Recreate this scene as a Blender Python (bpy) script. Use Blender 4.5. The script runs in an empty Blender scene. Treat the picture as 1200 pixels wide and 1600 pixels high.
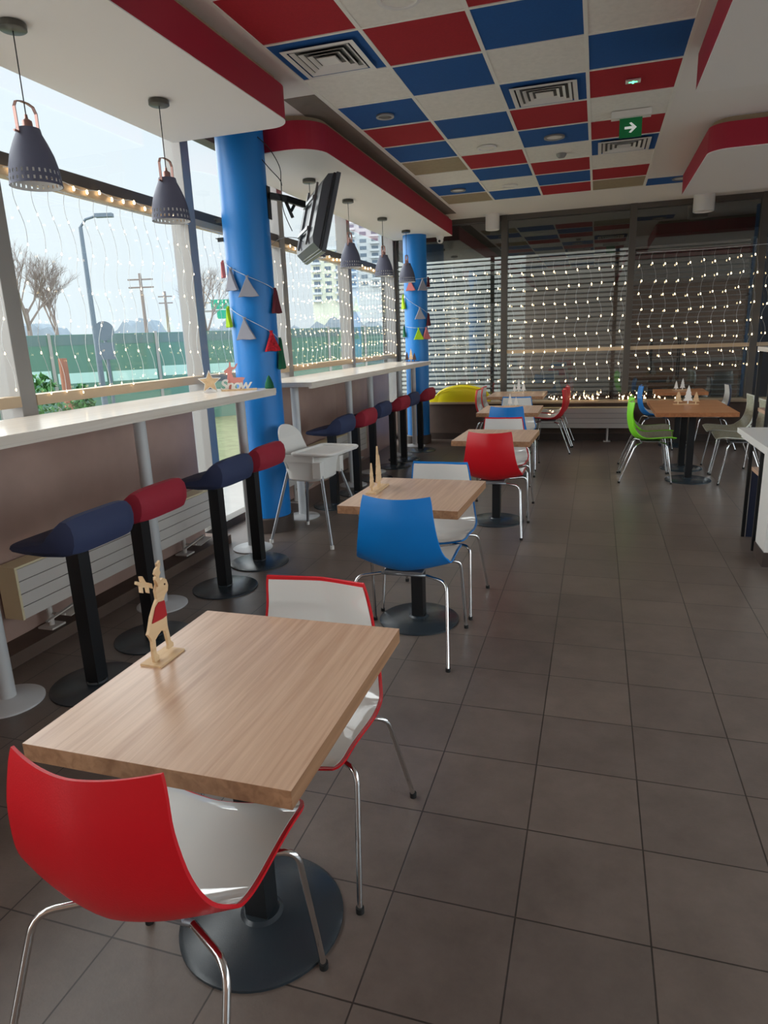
import bpy, bmesh, math, random
from mathutils import Vector, Matrix
random.seed(7)
SC = bpy.context.scene
COL = SC.collection
PI = math.pi

# ------------------------------------------------------------------ camera
CAM_H = 1.57
cam_d = bpy.data.cameras.new('camera')
cam = bpy.data.objects.new('camera', cam_d)
COL.objects.link(cam)
SC.camera = cam
YAW, PITCH, ROLL, FPX = 0.309233, 0.253262, -0.0384741, 1041.49
cy, sy = math.cos(YAW), math.sin(YAW)
cp, sp = math.cos(PITCH), math.sin(PITCH)
f0 = Vector((-sy, cy, 0)); r0 = Vector((cy, sy, 0)); u0 = Vector((0, 0, 1))
fw = cp * f0 - sp * u0
up = cp * u0 + sp * f0
rt = math.cos(ROLL) * r0 + math.sin(ROLL) * up
up2 = -math.sin(ROLL) * r0 + math.cos(ROLL) * up
cam.matrix_world = Matrix(((rt.x, up2.x, -fw.x, 0), (rt.y, up2.y, -fw.y, 0), (rt.z, up2.z, -fw.z, CAM_H), (0, 0, 0, 1)))
cam_d.sensor_fit = 'HORIZONTAL'
cam_d.sensor_width = 36.0
cam_d.lens = 36.0 * FPX / 1200.0
cam_d.clip_end = 600
cam_d.clip_start = 0.05

# ------------------------------------------------------------------ world, exposure
SC.view_settings.view_transform = 'Standard'
SC.view_settings.look = 'None'
SC.view_settings.exposure = 0.42
SC.view_settings.gamma = 1.0
SC.view_settings.use_curve_mapping = False
w = bpy.data.worlds.new('overcast_sky')
SC.world = w
w.use_nodes = True
nt = w.node_tree
nt.nodes.clear()
wo = nt.nodes.new('ShaderNodeOutputWorld')
bg = nt.nodes.new('ShaderNodeBackground')
tc = nt.nodes.new('ShaderNodeTexCoord')
sep = nt.nodes.new('ShaderNodeSeparateXYZ')
rmp = nt.nodes.new('ShaderNodeValToRGB')
rmp.color_ramp.elements[0].position = 0.0
rmp.color_ramp.elements[0].color = (0.72, 0.82, 0.88, 1)
rmp.color_ramp.elements[1].position = 0.45
rmp.color_ramp.elements[1].color = (0.60, 0.75, 0.92, 1)
e = rmp.color_ramp.elements.new(0.18)
e.color = (0.78, 0.86, 0.92, 1)
nz = nt.nodes.new('ShaderNodeTexNoise')
nz.inputs['Scale'].default_value = 2.2
nz.inputs['Detail'].default_value = 5
mxw = nt.nodes.new('ShaderNodeMix')
mxw.data_type = 'RGBA'
mxw.inputs[7].default_value = (0.88, 0.91, 0.94, 1)
nt.links.new(tc.outputs['Generated'], sep.inputs[0])
nt.links.new(tc.outputs['Generated'], nz.inputs['Vector'])
nt.links.new(sep.outputs['Z'], rmp.inputs['Fac'])
nt.links.new(nz.outputs['Fac'], mxw.inputs[0])
nt.links.new(rmp.outputs['Color'], mxw.inputs[6])
nt.links.new(mxw.outputs[2], bg.inputs['Color'])
bg.inputs['Strength'].default_value = 0.92
# extra sky brightness added toward the unseen right side, to fill the room
dt = nt.nodes.new('ShaderNodeVectorMath'); dt.operation = 'DOT_PRODUCT'
dt.inputs[1].default_value = (0.93, -0.28, 0.22)
nt.links.new(tc.outputs['Generated'], dt.inputs[0])
mrw = nt.nodes.new('ShaderNodeMapRange'); mrw.interpolation_type = 'SMOOTHSTEP'
mrw.inputs['From Min'].default_value = 0.35; mrw.inputs['From Max'].default_value = 1.0
mrw.inputs['To Min'].default_value = 0.90; mrw.inputs['To Max'].default_value = 3.4
nt.links.new(dt.outputs['Value'], mrw.inputs['Value'])
nt.links.new(mrw.outputs[0], bg.inputs['Strength'])
nt.links.new(bg.outputs[0], wo.inputs[0])
# hazy daylight: a very wide, soft sun behind the overcast, from the street side
sun_d = bpy.data.lights.new('hazy_sun', 'SUN')
sun_d.energy = 7.0
sun_d.angle = math.radians(110)
sun_d.color = (1.0, 0.97, 0.95)
sun = bpy.data.objects.new('hazy_sun', sun_d)
COL.objects.link(sun)
sun.rotation_euler = Vector((0.80, 0.12, -0.55)).to_track_quat('-Z', 'Y').to_euler()

# ------------------------------------------------------------------ materials
def srgb(r, g, b):
    def c(v):
        v /= 255.0
        return v / 12.92 if v <= 0.04045 else ((v + 0.055) / 1.055) ** 2.4
    return (c(r), c(g), c(b), 1)

def mat(name, col, rough=0.5, metal=0.0, bump=0.0, bscale=200, var=0.0, vscale=8, spec=0.5, coat=0.0):
    m = bpy.data.materials.new(name)
    m.use_nodes = True
    t = m.node_tree
    b = t.nodes['Principled BSDF']
    b.inputs['Base Color'].default_value = col
    b.inputs['Roughness'].default_value = rough
    b.inputs['Metallic'].default_value = metal
    b.inputs['Specular IOR Level'].default_value = spec
    b.inputs['Coat Weight'].default_value = coat
    if bump or var:
        c = t.nodes.new('ShaderNodeTexCoord')
    if var:
        n = t.nodes.new('ShaderNodeTexNoise')
        n.inputs['Scale'].default_value = vscale
        n.inputs['Detail'].default_value = 6
        r = t.nodes.new('ShaderNodeValToRGB')
        lo = tuple(max(0, x * (1 - var)) for x in col[:3]) + (1,)
        hi = tuple(min(1, x * (1 + var)) for x in col[:3]) + (1,)
        r.color_ramp.elements[0].position = 0.3
        r.color_ramp.elements[0].color = lo
        r.color_ramp.elements[1].position = 0.7
        r.color_ramp.elements[1].color = hi
        t.links.new(c.outputs['Object'], n.inputs['Vector'])
        t.links.new(n.outputs['Fac'], r.inputs['Fac'])
        t.links.new(r.outputs['Color'], b.inputs['Base Color'])
    if bump:
        n = t.nodes.new('ShaderNodeTexNoise')
        n.inputs['Scale'].default_value = bscale
        n.inputs['Detail'].default_value = 4
        bp = t.nodes.new('ShaderNodeBump')
        bp.inputs['Strength'].default_value = bump
        bp.inputs['Distance'].default_value = 0.003
        t.links.new(c.outputs['Object'], n.inputs['Vector'])
        t.links.new(n.outputs['Fac'], bp.inputs['Height'])
        t.links.new(bp.outputs['Normal'], b.inputs['Normal'])
    return m

def emis(name, col, strength, nosample=True):
    m = bpy.data.materials.new(name)
    m.use_nodes = True
    b = m.node_tree.nodes['Principled BSDF']
    b.inputs['Base Color'].default_value = col
    b.inputs['Emission Color'].default_value = col
    b.inputs['Emission Strength'].default_value = strength
    if nosample:
        m.cycles.emission_sampling = 'NONE'
    return m

def glass(name, tint=(0.95, 0.98, 0.98, 1), refl=0.03):
    m = bpy.data.materials.new(name)
    m.use_nodes = True
    t = m.node_tree
    t.nodes.clear()
    o = t.nodes.new('ShaderNodeOutputMaterial')
    mx = t.nodes.new('ShaderNodeMixShader')
    tr = t.nodes.new('ShaderNodeBsdfTransparent')
    tr.inputs['Color'].default_value = tint
    gl = t.nodes.new('ShaderNodeBsdfGlossy')
    gl.inputs['Roughness'].default_value = 0.0
    lw = t.nodes.new('ShaderNodeLayerWeight')
    lw.inputs['Blend'].default_value = 0.5
    pw = t.nodes.new('ShaderNodeMath')
    pw.operation = 'POWER'
    pw.inputs[1].default_value = 5.0
    ma = t.nodes.new('ShaderNodeMath')
    ma.operation = 'MULTIPLY_ADD'
    ma.inputs[1].default_value = 1.0 - refl
    ma.inputs[2].default_value = refl
    t.links.new(lw.outputs['Facing'], pw.inputs[0])
    t.links.new(pw.outputs[0], ma.inputs[0])
    t.links.new(ma.outputs[0], mx.inputs[0])
    t.links.new(tr.outputs[0], mx.inputs[1])
    t.links.new(gl.outputs[0], mx.inputs[2])
    t.links.new(mx.outputs[0], o.inputs[0])
    return m

def floor_mat():
    m = bpy.data.materials.new('dark_floor_tile')
    m.use_nodes = True
    t = m.node_tree
    b = t.nodes['Principled BSDF']
    c = t.nodes.new('ShaderNodeTexCoord')
    mp = t.nodes.new('ShaderNodeMapping')
    S = 0.3533
    mp.inputs['Location'].default_value = (-0.2 / S + 20.0, -1.536 / S + 20.0, 0)
    mp.inputs['Scale'].default_value = (1 / S, 1 / S, 1)
    t.links.new(c.outputs['Object'], mp.inputs['Vector'])
    br = t.nodes.new('ShaderNodeTexBrick')
    br.offset = 0.0
    br.inputs['Scale'].default_value = 1.0
    br.inputs['Brick Width'].default_value = 1.0
    br.inputs['Row Height'].default_value = 1.0
    br.inputs['Mortar Size'].default_value = 0.008
    br.inputs['Mortar Smooth'].default_value = 0.3
    br.inputs['Color1'].default_value = srgb(106, 94, 87)
    br.inputs['Color2'].default_value = srgb(117, 103, 94)
    br.inputs['Mortar'].default_value = srgb(60, 52, 47)
    t.links.new(mp.outputs[0], br.inputs['Vector'])
    n = t.nodes.new('ShaderNodeTexNoise')
    n.inputs['Scale'].default_value = 5
    n.inputs['Detail'].default_value = 9
    n.inputs['Roughness'].default_value = 0.7
    t.links.new(c.outputs['Object'], n.inputs['Vector'])
    mr = t.nodes.new('ShaderNodeMapRange')
    mr.inputs['From Min'].default_value = 0.3
    mr.inputs['From Max'].default_value = 0.7
    mr.inputs['To Min'].default_value = 0.8
    mr.inputs['To Max'].default_value = 1.18
    t.links.new(n.outputs['Fac'], mr.inputs['Value'])
    mx = t.nodes.new('ShaderNodeVectorMath')
    mx.operation = 'SCALE'
    t.links.new(br.outputs['Color'], mx.inputs[0])
    t.links.new(mr.outputs[0], mx.inputs['Scale'])
    t.links.new(mx.outputs[0], b.inputs['Base Color'])
    mr2 = t.nodes.new('ShaderNodeMapRange')
    mr2.inputs['To Min'].default_value = 0.24
    mr2.inputs['To Max'].default_value = 0.42
    t.links.new(n.outputs['Fac'], mr2.inputs['Value'])
    t.links.new(mr2.outputs[0], b.inputs['Roughness'])
    n2 = t.nodes.new('ShaderNodeTexNoise')
    n2.inputs['Scale'].default_value = 130
    n2.inputs['Detail'].default_value = 4
    t.links.new(c.outputs['Object'], n2.inputs['Vector'])
    ad = t.nodes.new('ShaderNodeMath')
    ad.operation = 'MULTIPLY_ADD'
    ad.inputs[1].default_value = -3.0
    t.links.new(br.outputs['Fac'], ad.inputs[0])
    t.links.new(n2.outputs['Fac'], ad.inputs[2])
    bp = t.nodes.new('ShaderNodeBump')
    bp.inputs['Strength'].default_value = 0.25
    bp.inputs['Distance'].default_value = 0.002
    t.links.new(ad.outputs[0], bp.inputs['Height'])
    t.links.new(bp.outputs['Normal'], b.inputs['Normal'])
    return m

def wood(name, c1, c2, rough=0.35, axis='Y', sc=1.0):
    m = bpy.data.materials.new(name)
    m.use_nodes = True
    t = m.node_tree
    b = t.nodes['Principled BSDF']
    c = t.nodes.new('ShaderNodeTexCoord')
    mp = t.nodes.new('ShaderNodeMapping')
    mp.inputs['Scale'].default_value = (38 * sc, 1.6 * sc, 38 * sc) if axis == 'Y' else (1.6 * sc, 38 * sc, 38 * sc)
    t.links.new(c.outputs['Object'], mp.inputs['Vector'])
    n = t.nodes.new('ShaderNodeTexNoise')
    n.inputs['Scale'].default_value = 1
    n.inputs['Detail'].default_value = 7
    n.inputs['Distortion'].default_value = 0.6
    t.links.new(mp.outputs[0], n.inputs['Vector'])
    r = t.nodes.new('ShaderNodeValToRGB')
    r.color_ramp.elements[0].position = 0.3
    r.color_ramp.elements[0].color = c1
    r.color_ramp.elements[1].position = 0.66
    r.color_ramp.elements[1].color = c2
    t.links.new(n.outputs['Fac'], r.inputs['Fac'])
    t.links.new(r.outputs['Color'], b.inputs['Base Color'])
    b.inputs['Roughness'].default_value = rough
    return m

M = {}
M['floor'] = floor_mat()
M['plaster'] = mat('ceiling_plaster', srgb(242, 236, 229), 0.9, bump=0.2, bscale=60)
M['tile_white'] = mat('tile_white', srgb(242, 237, 227), 0.9, bump=0.4, bscale=150, var=0.04, vscale=30)
M['tile_red'] = mat('tile_red', srgb(176, 22, 38), 0.85, bump=0.4, bscale=150, var=0.06, vscale=60)
M['tile_blue'] = mat('tile_blue', srgb(14, 88, 158), 0.85, bump=0.4, bscale=150, var=0.06, vscale=60)
M['tile_tan'] = mat('tile_tan', srgb(165, 148, 120), 0.9, bump=0.4, bscale=150, var=0.06, vscale=30)
M['strip'] = mat('painted_shade_strip', srgb(128, 118, 108), 0.9, bump=0.2, bscale=60, var=0.1, vscale=3)  # shade beside the left soffit, as a flat colour
M['grid'] = mat('ceiling_grid', srgb(244, 240, 230), 0.6)
M['soffit_red'] = mat('soffit_red', srgb(168, 22, 50), 0.6, bump=0.15, bscale=60)
M['soffit_white'] = mat('soffit_white', srgb(244, 238, 232), 0.85)
M['blue'] = mat('pillar_blue', srgb(8, 120, 198), 0.42, bump=0.15, bscale=40)
M['plinth'] = mat('plinth_brown', srgb(66, 54, 48), 0.5, var=0.1)
M['wall_brown'] = mat('wall_brown', srgb(92, 74, 64), 0.75, bump=0.3, bscale=40, var=0.12, vscale=6)
M['wall_pink'] = mat('wall_plain', srgb(206, 170, 150), 0.8, bump=0.2, bscale=60)
M['panel'] = mat('panel_brown', srgb(172, 142, 130), 0.36, bump=0.1, bscale=90, var=0.08, vscale=4)
M['alu'] = mat('window_alu', srgb(146, 142, 138), 0.4, metal=0.3)
M['alu_dark'] = mat('window_dark', srgb(92, 86, 80), 0.45, metal=0.2)
M['beige_rail'] = mat('beige_rail', srgb(196, 172, 142), 0.5)
M['counter'] = wood('pale_counter', srgb(222, 210, 196), srgb(232, 222, 210), 0.2)
M['table'] = wood('oak_laminate', srgb(188, 148, 120), srgb(212, 176, 148), 0.3, sc=1.6)
M['table_orange'] = wood('warm_laminate', srgb(176, 112, 66), srgb(196, 130, 80), 0.4, axis='X')
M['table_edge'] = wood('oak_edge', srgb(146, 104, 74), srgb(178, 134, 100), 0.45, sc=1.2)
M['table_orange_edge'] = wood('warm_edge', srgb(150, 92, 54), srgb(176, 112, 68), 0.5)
M['black'] = mat('black_metal', srgb(22, 24, 27), 0.4, bump=0.1, bscale=300)
M['base_black'] = mat('black_base', srgb(46, 54, 60), 0.27, bump=0.1, bscale=300, spec=0.6)
M['white_metal'] = mat('white_metal', srgb(196, 196, 196), 0.4)
M['white_plastic'] = mat('white_plastic', srgb(232, 228, 222), 0.3)
M['chrome'] = mat('chrome', (0.72, 0.72, 0.72, 1), 0.12, metal=1.0)
M['rubber'] = mat('rubber', srgb(20, 20, 20), 0.7)
M['chair_red'] = mat('chair_red', srgb(208, 10, 28), 0.4, bump=0.15, bscale=260)
M['chair_blue'] = mat('chair_blue', srgb(0, 122, 204), 0.4, bump=0.15, bscale=260)
M['chair_green'] = mat('chair_green', srgb(132, 226, 40), 0.4, bump=0.15, bscale=260)
M['chair_cream'] = mat('chair_cream', srgb(214, 214, 200), 0.35)
M['chair_dark'] = mat('chair_dark', srgb(40, 50, 74), 0.4)
M['chair_white'] = mat('chair_gloss_white', srgb(232, 230, 226), 0.05, spec=0.8, coat=1.0)
M['chair_speckle'] = mat('chair_speckle', srgb(186, 186, 164), 0.2, var=0.16, vscale=60)
M['navy'] = mat('fabric_navy', srgb(48, 58, 92), 0.7, bump=0.5, bscale=500)
M['maroon'] = mat('fabric_maroon', srgb(156, 26, 48), 0.7, bump=0.5, bscale=500)
M['lamp'] = mat('lamp_slate', srgb(88, 90, 110), 0.55)
M['lamp_in'] = mat('lamp_inner', srgb(226, 226, 226), 0.6)
M['copper'] = mat('copper', srgb(160, 124, 116), 0.35, metal=0.7)
M['canopy'] = mat('canopy_nickel', srgb(88, 86, 80), 0.3, metal=0.6)
M['cord'] = mat('cord', srgb(24, 24, 26), 0.6)
M['rad'] = mat('radiator_white', srgb(206, 198, 190), 0.4)
M['rad_side'] = mat('radiator_side', srgb(222, 206, 168), 0.5)
M['groove'] = mat('radiator_groove', srgb(110, 100, 96), 0.7)
M['tv'] = mat('tv_black', srgb(30, 31, 34), 0.3)
M['tv_grey'] = mat('tv_grey', srgb(70, 72, 78), 0.35)
M['tv_screen'] = mat('tv_screen', srgb(8, 8, 10), 0.08)
M['steel'] = mat('steel', srgb(150, 152, 156), 0.35, metal=0.7)
M['ply'] = wood('plywood', srgb(206, 170, 128), srgb(226, 194, 152), 0.6)
M['ply_dark'] = mat('burnt_ply', srgb(70, 42, 28), 0.7)
M['felt_grey'] = mat('felt_grey', srgb(150, 150, 160), 0.95)
M['felt_pink'] = mat('felt_pink', srgb(206, 120, 120), 0.95)
M['felt_red'] = mat('felt_red', srgb(186, 30, 44), 0.95, var=0.5, vscale=60)
M['felt_lime'] = mat('felt_lime', srgb(164, 204, 30), 0.95)
M['felt_green'] = mat('felt_green', srgb(20, 90, 60), 0.95)
M['felt_wine'] = mat('felt_wine', srgb(96, 34, 44), 0.95)
M['deer_red'] = mat('deer_red', srgb(168, 24, 30), 0.8)
M['pink_toy'] = mat('pink_toy', srgb(226, 150, 140), 0.7)
M['white_paint'] = mat('white_paint', srgb(236, 232, 226), 0.6)
M['wire'] = mat('clear_wire', srgb(226, 230, 230), 0.3)
M['bulb'] = emis('warm_bulb', (1.0, 0.74, 0.42, 1), 7.0)
M['exit'] = emis('exit_green', srgb(0, 110, 58), 0.08)
M['exit_led'] = emis('exit_led', (0.1, 1.0, 0.35, 1), 3.0)
M['exit_white'] = emis('exit_white', (0.9, 0.95, 0.9, 1), 0.2)
M['glass'] = glass('clear_glass')
M['glass_far'] = glass('far_glass', (0.82, 0.86, 0.84, 1), 0.12)
M['yellow'] = mat('yellow_plastic', srgb(240, 222, 20), 0.4)
M['slat'] = mat('louvre_slat', srgb(70, 70, 68), 0.5)
M['twig'] = mat('garland_twig', srgb(56, 34, 24), 0.8)
M['bark'] = mat('bark', srgb(132, 118, 112), 0.9)
M['leaf'] = mat('leaf', srgb(70, 120, 60), 0.8, var=0.3, vscale=20)
M['asphalt'] = mat('asphalt', srgb(150, 150, 148), 0.9, var=0.1, vscale=2)
M['grass'] = mat('grass', srgb(112, 118, 84), 0.9, var=0.2, vscale=4)
M['fence_green'] = mat('fence_green', srgb(80, 116, 100), 0.6)
M['fence_dark'] = mat('fence_dark', srgb(88, 108, 106), 0.6)
M['fence_pale'] = mat('fence_pale', srgb(165, 196, 188), 0.5)
M['fence_blue'] = mat('fence_blue', srgb(50, 110, 160), 0.5)
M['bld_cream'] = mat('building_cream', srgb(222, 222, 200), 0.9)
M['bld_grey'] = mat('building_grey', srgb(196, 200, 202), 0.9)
M['bld_win'] = mat('building_window', srgb(104, 118, 132), 0.3)
M['sign_green'] = mat('sign_green', srgb(10, 150, 120), 0.6)
M['outdoor_dark'] = mat('outdoor_dark_wall', srgb(58, 48, 42), 0.9)
M['added_pale'] = mat('added_wall_pale', srgb(206, 206, 204), 0.9, var=0.05, vscale=1)
M['fade_step'] = mat('fade_step_grey_brown', srgb(142, 136, 130), 0.9, var=0.05, vscale=1)
M['dark_grey'] = mat('street_grey', srgb(96, 108, 120), 0.5)
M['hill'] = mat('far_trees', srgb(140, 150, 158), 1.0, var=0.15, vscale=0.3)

# ------------------------------------------------------------------ mesh builder
class MB:
    def __init__(s):
        s.v = []; s.f = []; s.m = []; s.cur = 0; s.smooth = []
        s.sm = False
    def add(s, vs, fs):
        o = len(s.v)
        s.v += [tuple(p) for p in vs]
        for f in fs:
            s.f.append([i + o for i in f]); s.m.append(s.cur); s.smooth.append(s.sm)
        return s
    def box(s, c, d, rz=0, ry=0, rx=0):
        R = Matrix.Rotation(rz, 3, 'Z') @ Matrix.Rotation(ry, 3, 'Y') @ Matrix.Rotation(rx, 3, 'X')
        vs = []
        for z in (-.5, .5):
            for x, y in ((-.5, -.5), (.5, -.5), (.5, .5), (-.5, .5)):
                vs.append(R @ Vector((x * d[0], y * d[1], z * d[2])) + Vector(c))
        return s.add(vs, [(3, 2, 1, 0), (4, 5, 6, 7), (0, 1, 5, 4), (1, 2, 6, 5), (2, 3, 7, 6), (3, 0, 4, 7)])
    def bb(s, x0, x1, y0, y1, z0, z1):
        return s.box(((x0 + x1) / 2, (y0 + y1) / 2, (z0 + z1) / 2), (abs(x1 - x0), abs(y1 - y0), abs(z1 - z0)))
    def lathe(s, prof, c=(0, 0, 0), seg=32, cap=True, axis=None):
        vs = []; fs = []
        n = len(prof)
        for i in range(seg):
            a = 2 * PI * i / seg
            for r, z in prof:
                vs.append((c[0] + r * math.cos(a), c[1] + r * math.sin(a), c[2] + z))
        for i in range(seg):
            j = (i + 1) % seg
            for k in range(n - 1):
                fs.append((i * n + k, j * n + k, j * n + k + 1, i * n + k + 1))
        if cap:
            if prof[0][0] > 1e-5: fs.append([i * n for i in range(seg)][::-1])
            if prof[-1][0] > 1e-5: fs.append([i * n + n - 1 for i in range(seg)])
        sm = s.sm; s.sm = True
        s.add(vs, fs)
        s.sm = sm
        return s
    def cyl(s, p0, p1, ra, rb=None, seg=16, cap=True):
        return s.tube([p0, p1], ra, seg, rb=rb, cap=cap)
    def tube(s, pts, r, seg=10, rb=None, cap=True, closed=False, sq=None):
        P = [Vector(p) for p in pts]
        n = len(P)
        T = []
        for i in range(n):
            if closed:
                d = P[(i + 1) % n] - P[i - 1]
            else:
                d = P[min(i + 1, n - 1)] - P[max(i - 1, 0)]
            T.append(d.normalized())
        a = Vector((0, 0, 1)) if abs(T[0].z) < .9 else Vector((1, 0, 0))
        N = (a - T[0] * a.dot(T[0])).normalized()
        vs = []; fs = []
        for i in range(n):
            N = (N - T[i] * N.dot(T[i])).normalized()
            B = T[i].cross(N)
            rr = r if rb is None else r + (rb - r) * i / (n - 1)
            if callable(r): rr = r(i / (n - 1))
            for k in range(seg):
                an = 2 * PI * (k + .5) / seg
                ca, sa = math.cos(an), math.sin(an)
                if sq: vs.append(P[i] + N * ca * sq[0] + B * sa * sq[1])
                else: vs.append(P[i] + N * ca * rr + B * sa * rr)
        for i in range(n if closed else n - 1):
            j = (i + 1) % n
            for k in range(seg):
                l = (k + 1) % seg
                fs.append((i * seg + k, i * seg + l, j * seg + l, j * seg + k))
        if cap and not closed:
            fs.append(list(range(seg))[::-1])
            fs.append([(n - 1) * seg + k for k in range(seg)])
        sm = s.sm
        s.sm = seg > 4
        s.add(vs, fs)
        s.sm = sm
        return s
    def prism(s, poly, h0, h1, fn=None):
        """poly of (a,b), extruded from h0 to h1; fn maps (a,b,h)->xyz"""
        fn = fn or (lambda a, b, h: (a, b, h))
        n = len(poly)
        vs = [fn(a, b, h0) for a, b in poly] + [fn(a, b, h1) for a, b in poly]
        fs = [list(range(n))[::-1], [n + i for i in range(n)]]
        for i in range(n):
            j = (i + 1) % n
            fs.append((i, j, n + j, n + i))
        return s.add(vs, fs)
    def quad(s, a, b, c, d):
        return s.add([a, b, c, d], [(0, 1, 2, 3)])
    def mesh(s, name, mats, bevel=0, smooth=False, sub=0):
        me = bpy.data.meshes.new(name)
        me.from_pydata(s.v, [], s.f)
        mats = mats if isinstance(mats, (list, tuple)) else [mats]
        for m in mats: me.materials.append(m)
        for p, mi, sm in zip(me.polygons, s.m, s.smooth):
            p.material_index = mi; p.use_smooth = sm or smooth
        bm = bmesh.new(); bm.from_mesh(me)
        bmesh.ops.recalc_face_normals(bm, faces=bm.faces)
        if bevel:
            es = [e for e in bm.edges if len(e.link_faces) == 2 and e.calc_face_angle() > 0.5]
            bmesh.ops.bevel(bm, geom=es, offset=bevel, segments=2, affect='EDGES', profile=0.7)
        for e in bm.edges:
            if len(e.link_faces) == 2 and e.calc_face_angle() > 0.6: e.smooth = False
        bm.to_mesh(me); bm.free()
        me.update()
        return me
    def build(s, name, mats, parent=None, bevel=0, smooth=False, loc=None, rz=0):
        o = bpy.data.objects.new(name, s.mesh(name, mats, bevel, smooth))
        COL.objects.link(o)
        if parent: o.parent = parent
        if loc: o.location = loc
        if rz: o.rotation_euler = (0, 0, rz)
        return o

def empty(name, loc=(0, 0, 0), rz=0):
    o = bpy.data.objects.new(name, None)
    o.empty_display_size = 0.1
    COL.objects.link(o)
    o.location = loc; o.rotation_euler = (0, 0, rz)
    return o
def tag(o, label, cat, group=None, kind=None):
    o['label'] = label; o['category'] = cat
    if group: o['group'] = group
    if kind: o['kind'] = kind
    return o
def struct(o):
    o['kind'] = 'structure'; return o
KIDS = {}
def copy_tree(o, parent=None):
    c = o.copy(); COL.objects.link(c)
    if parent: c.parent = parent
    for ch in list(o.children): copy_tree(ch, c)
    return c
def rounded(x0, x1, y0, y1, rs, seg=8):
    """rounded rectangle; rs radii for corners (x0y0,x1y0,x1y1,x0y1)"""
    out = []
    for (cx, cyy, a0, r) in ((x0, y0, PI, rs[0]), (x1, y0, 1.5 * PI, rs[1]), (x1, y1, 0, rs[2]), (x0, y1, .5 * PI, rs[3])):
        sx = 1 if cx == x0 else -1; sy_ = 1 if cyy == y0 else -1
        if r <= 0: out.append((cx, cyy)); continue
        for k in range(seg + 1):
            a = a0 + .5 * PI * k / seg
            out.append((cx + sx * r + r * math.cos(a), cyy + sy_ * r + r * math.sin(a)))
    return out

# ================================================================== SETTING
XW, XE, YN, YF, ZC = -3.1, 4.6, -3.0, 10.55, 3.25
struct(MB().bb(XW - .1, XE, YN, YF + .1, -0.2, 0).build('floor', M['floor']))
# walls
struct(MB().bb(XE, XE + .15, 8.3, YF + .1, 0, ZC).bb(XE, XE + .15, YN, 8.3, 0, .3).bb(XE, XE + .15, YN, 8.3, 3.0, ZC).bb(XE, XE + .15, YN, -2.9, .3, 3.0).build('wall_right', M['wall_pink']))
struct(MB().bb(XW - .1, XE, YN - .15, YN, 0, ZC).build('wall_near', M['wall_pink']))
for i in range(7):  # unseen side windows, added to let fill daylight in
    a = -2.9 + i * 1.6
    fr = struct(MB().bb(XE + .02, XE + .12, a, a + .07, .3, 3.0).bb(XE + .02, XE + .12, a + .07, a + 1.6, .3, .36).bb(XE + .02, XE + .12, a + .07, a + 1.6, 2.94, 3.0).build('window_%d' % (20 + i), M['alu']))
    MB().bb(XE + .06, XE + .066, a + .07, a + 1.6, .36, 2.94).build('pane', M['glass'], fr)
# far low wall with sill
SILL = 0.58
struct(MB().bb(XW - .1, XE, 10.36, YF + .12, 0, SILL - .03).build('wall_far', M['wall_brown']))
struct(MB().bb(XW - .1, XE, 10.33, YF + .14, SILL - .03, SILL).build('trim_1', M['beige_rail'], bevel=.004))
struct(MB().bb(XW + .03, XE, 10.335, 10.36, 0, 0.1).build('baseboard_far', M['plinth']))
# low brown kerb along the glass front
struct(MB().bb(XW - .08, -2.80, YN, 4.62, 0, 0.07).build('baseboard_left', M['wall_brown']))

# ceiling : plaster field with a grid of tiles
TX = [-1.935, -1.335, -.73, -.13, .47]
TY0, TD = 4.65, 0.587
cols = {
 'A': {-3: 'w', -2: 'r', -1: 'b', 0: 'w', 1: 'b', 2: 'r', 3: 'b', 4: 't', 5: 'w', 6: 'b', 7: 't'},
 'B': {-3: 'b', -2: 'w', -1: 'r', 0: 'b', 1: 'w', 2: 'b', 3: 'w', 4: 'r', 5: 'b', 6: 'w', 7: 'b'},
 'C': {-3: 'w', -2: 'r', -1: 'b', 0: 'w', 1: 'b', 2: 'r', 3: 'b', 4: 'w', 5: 'r', 6: 'b', 7: 'r'},
 'D': {-3: 'r', -2: 'w', -1: 'w', 0: 'b', 1: 'r', 2: 'w', 3: 'r', 4: 'b', 5: 'w', 6: 'r', 7: 't'},
}
mb = MB()
mb.bb(XW - .1, XE, YN, YF + .1, ZC + .012, ZC + .2)
gx0, gx1 = TX[0], TX[4]; gy0, gy1 = TY0 - 6 * TD, TY0 + 8 * TD
# plaster around the tile field, 12 mm lower than the slab
for (a, b, c_, d) in ((XW - .1, gx0, YN, YF + .1), (gx1, XE, YN, YF + .1), (gx0, gx1, YN, gy0), (gx0, gx1, gy1, YF + .1)):
    mb.bb(a, b, c_, d, ZC, ZC + .014)
pick = {'w': 1, 'r': 2, 'b': 3, 't': 4}
rr = random.Random(3)
for ci, k in enumerate('ABCD'):
    for r_ in range(-6, 8):
        cc = cols[k].get(r_) or rr.choice('wrb')
        mb.cur = pick[cc]
        y0 = TY0 + r_ * TD
        mb.bb(TX[ci] + .01, TX[ci + 1] - .01, y0 + .01, y0 + TD - .01, ZC + .004, ZC + .013)
mb.cur = 3
mb.bb(.49, 1.07, TY0 + 7.35 * TD, TY0 + 8 * TD, ZC - .003, ZC + .002)
struct(mb.build('ceiling', [M['plaster'], M['tile_white'], M['tile_red'], M['tile_blue'], M['tile_tan']]))
mb = MB()
for x in TX: mb.bb(x - .012, x + .012, gy0, gy1, ZC - .001, ZC + .013)
for r_ in range(-6, 9):
    y = TY0 + r_ * TD
    for ci in range(4): mb.bb(TX[ci] + .012, TX[ci + 1] - .012, y - .010, y + .010, ZC - .001, ZC + .013)
struct(mb.build('trim_2', M['grid']))
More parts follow.
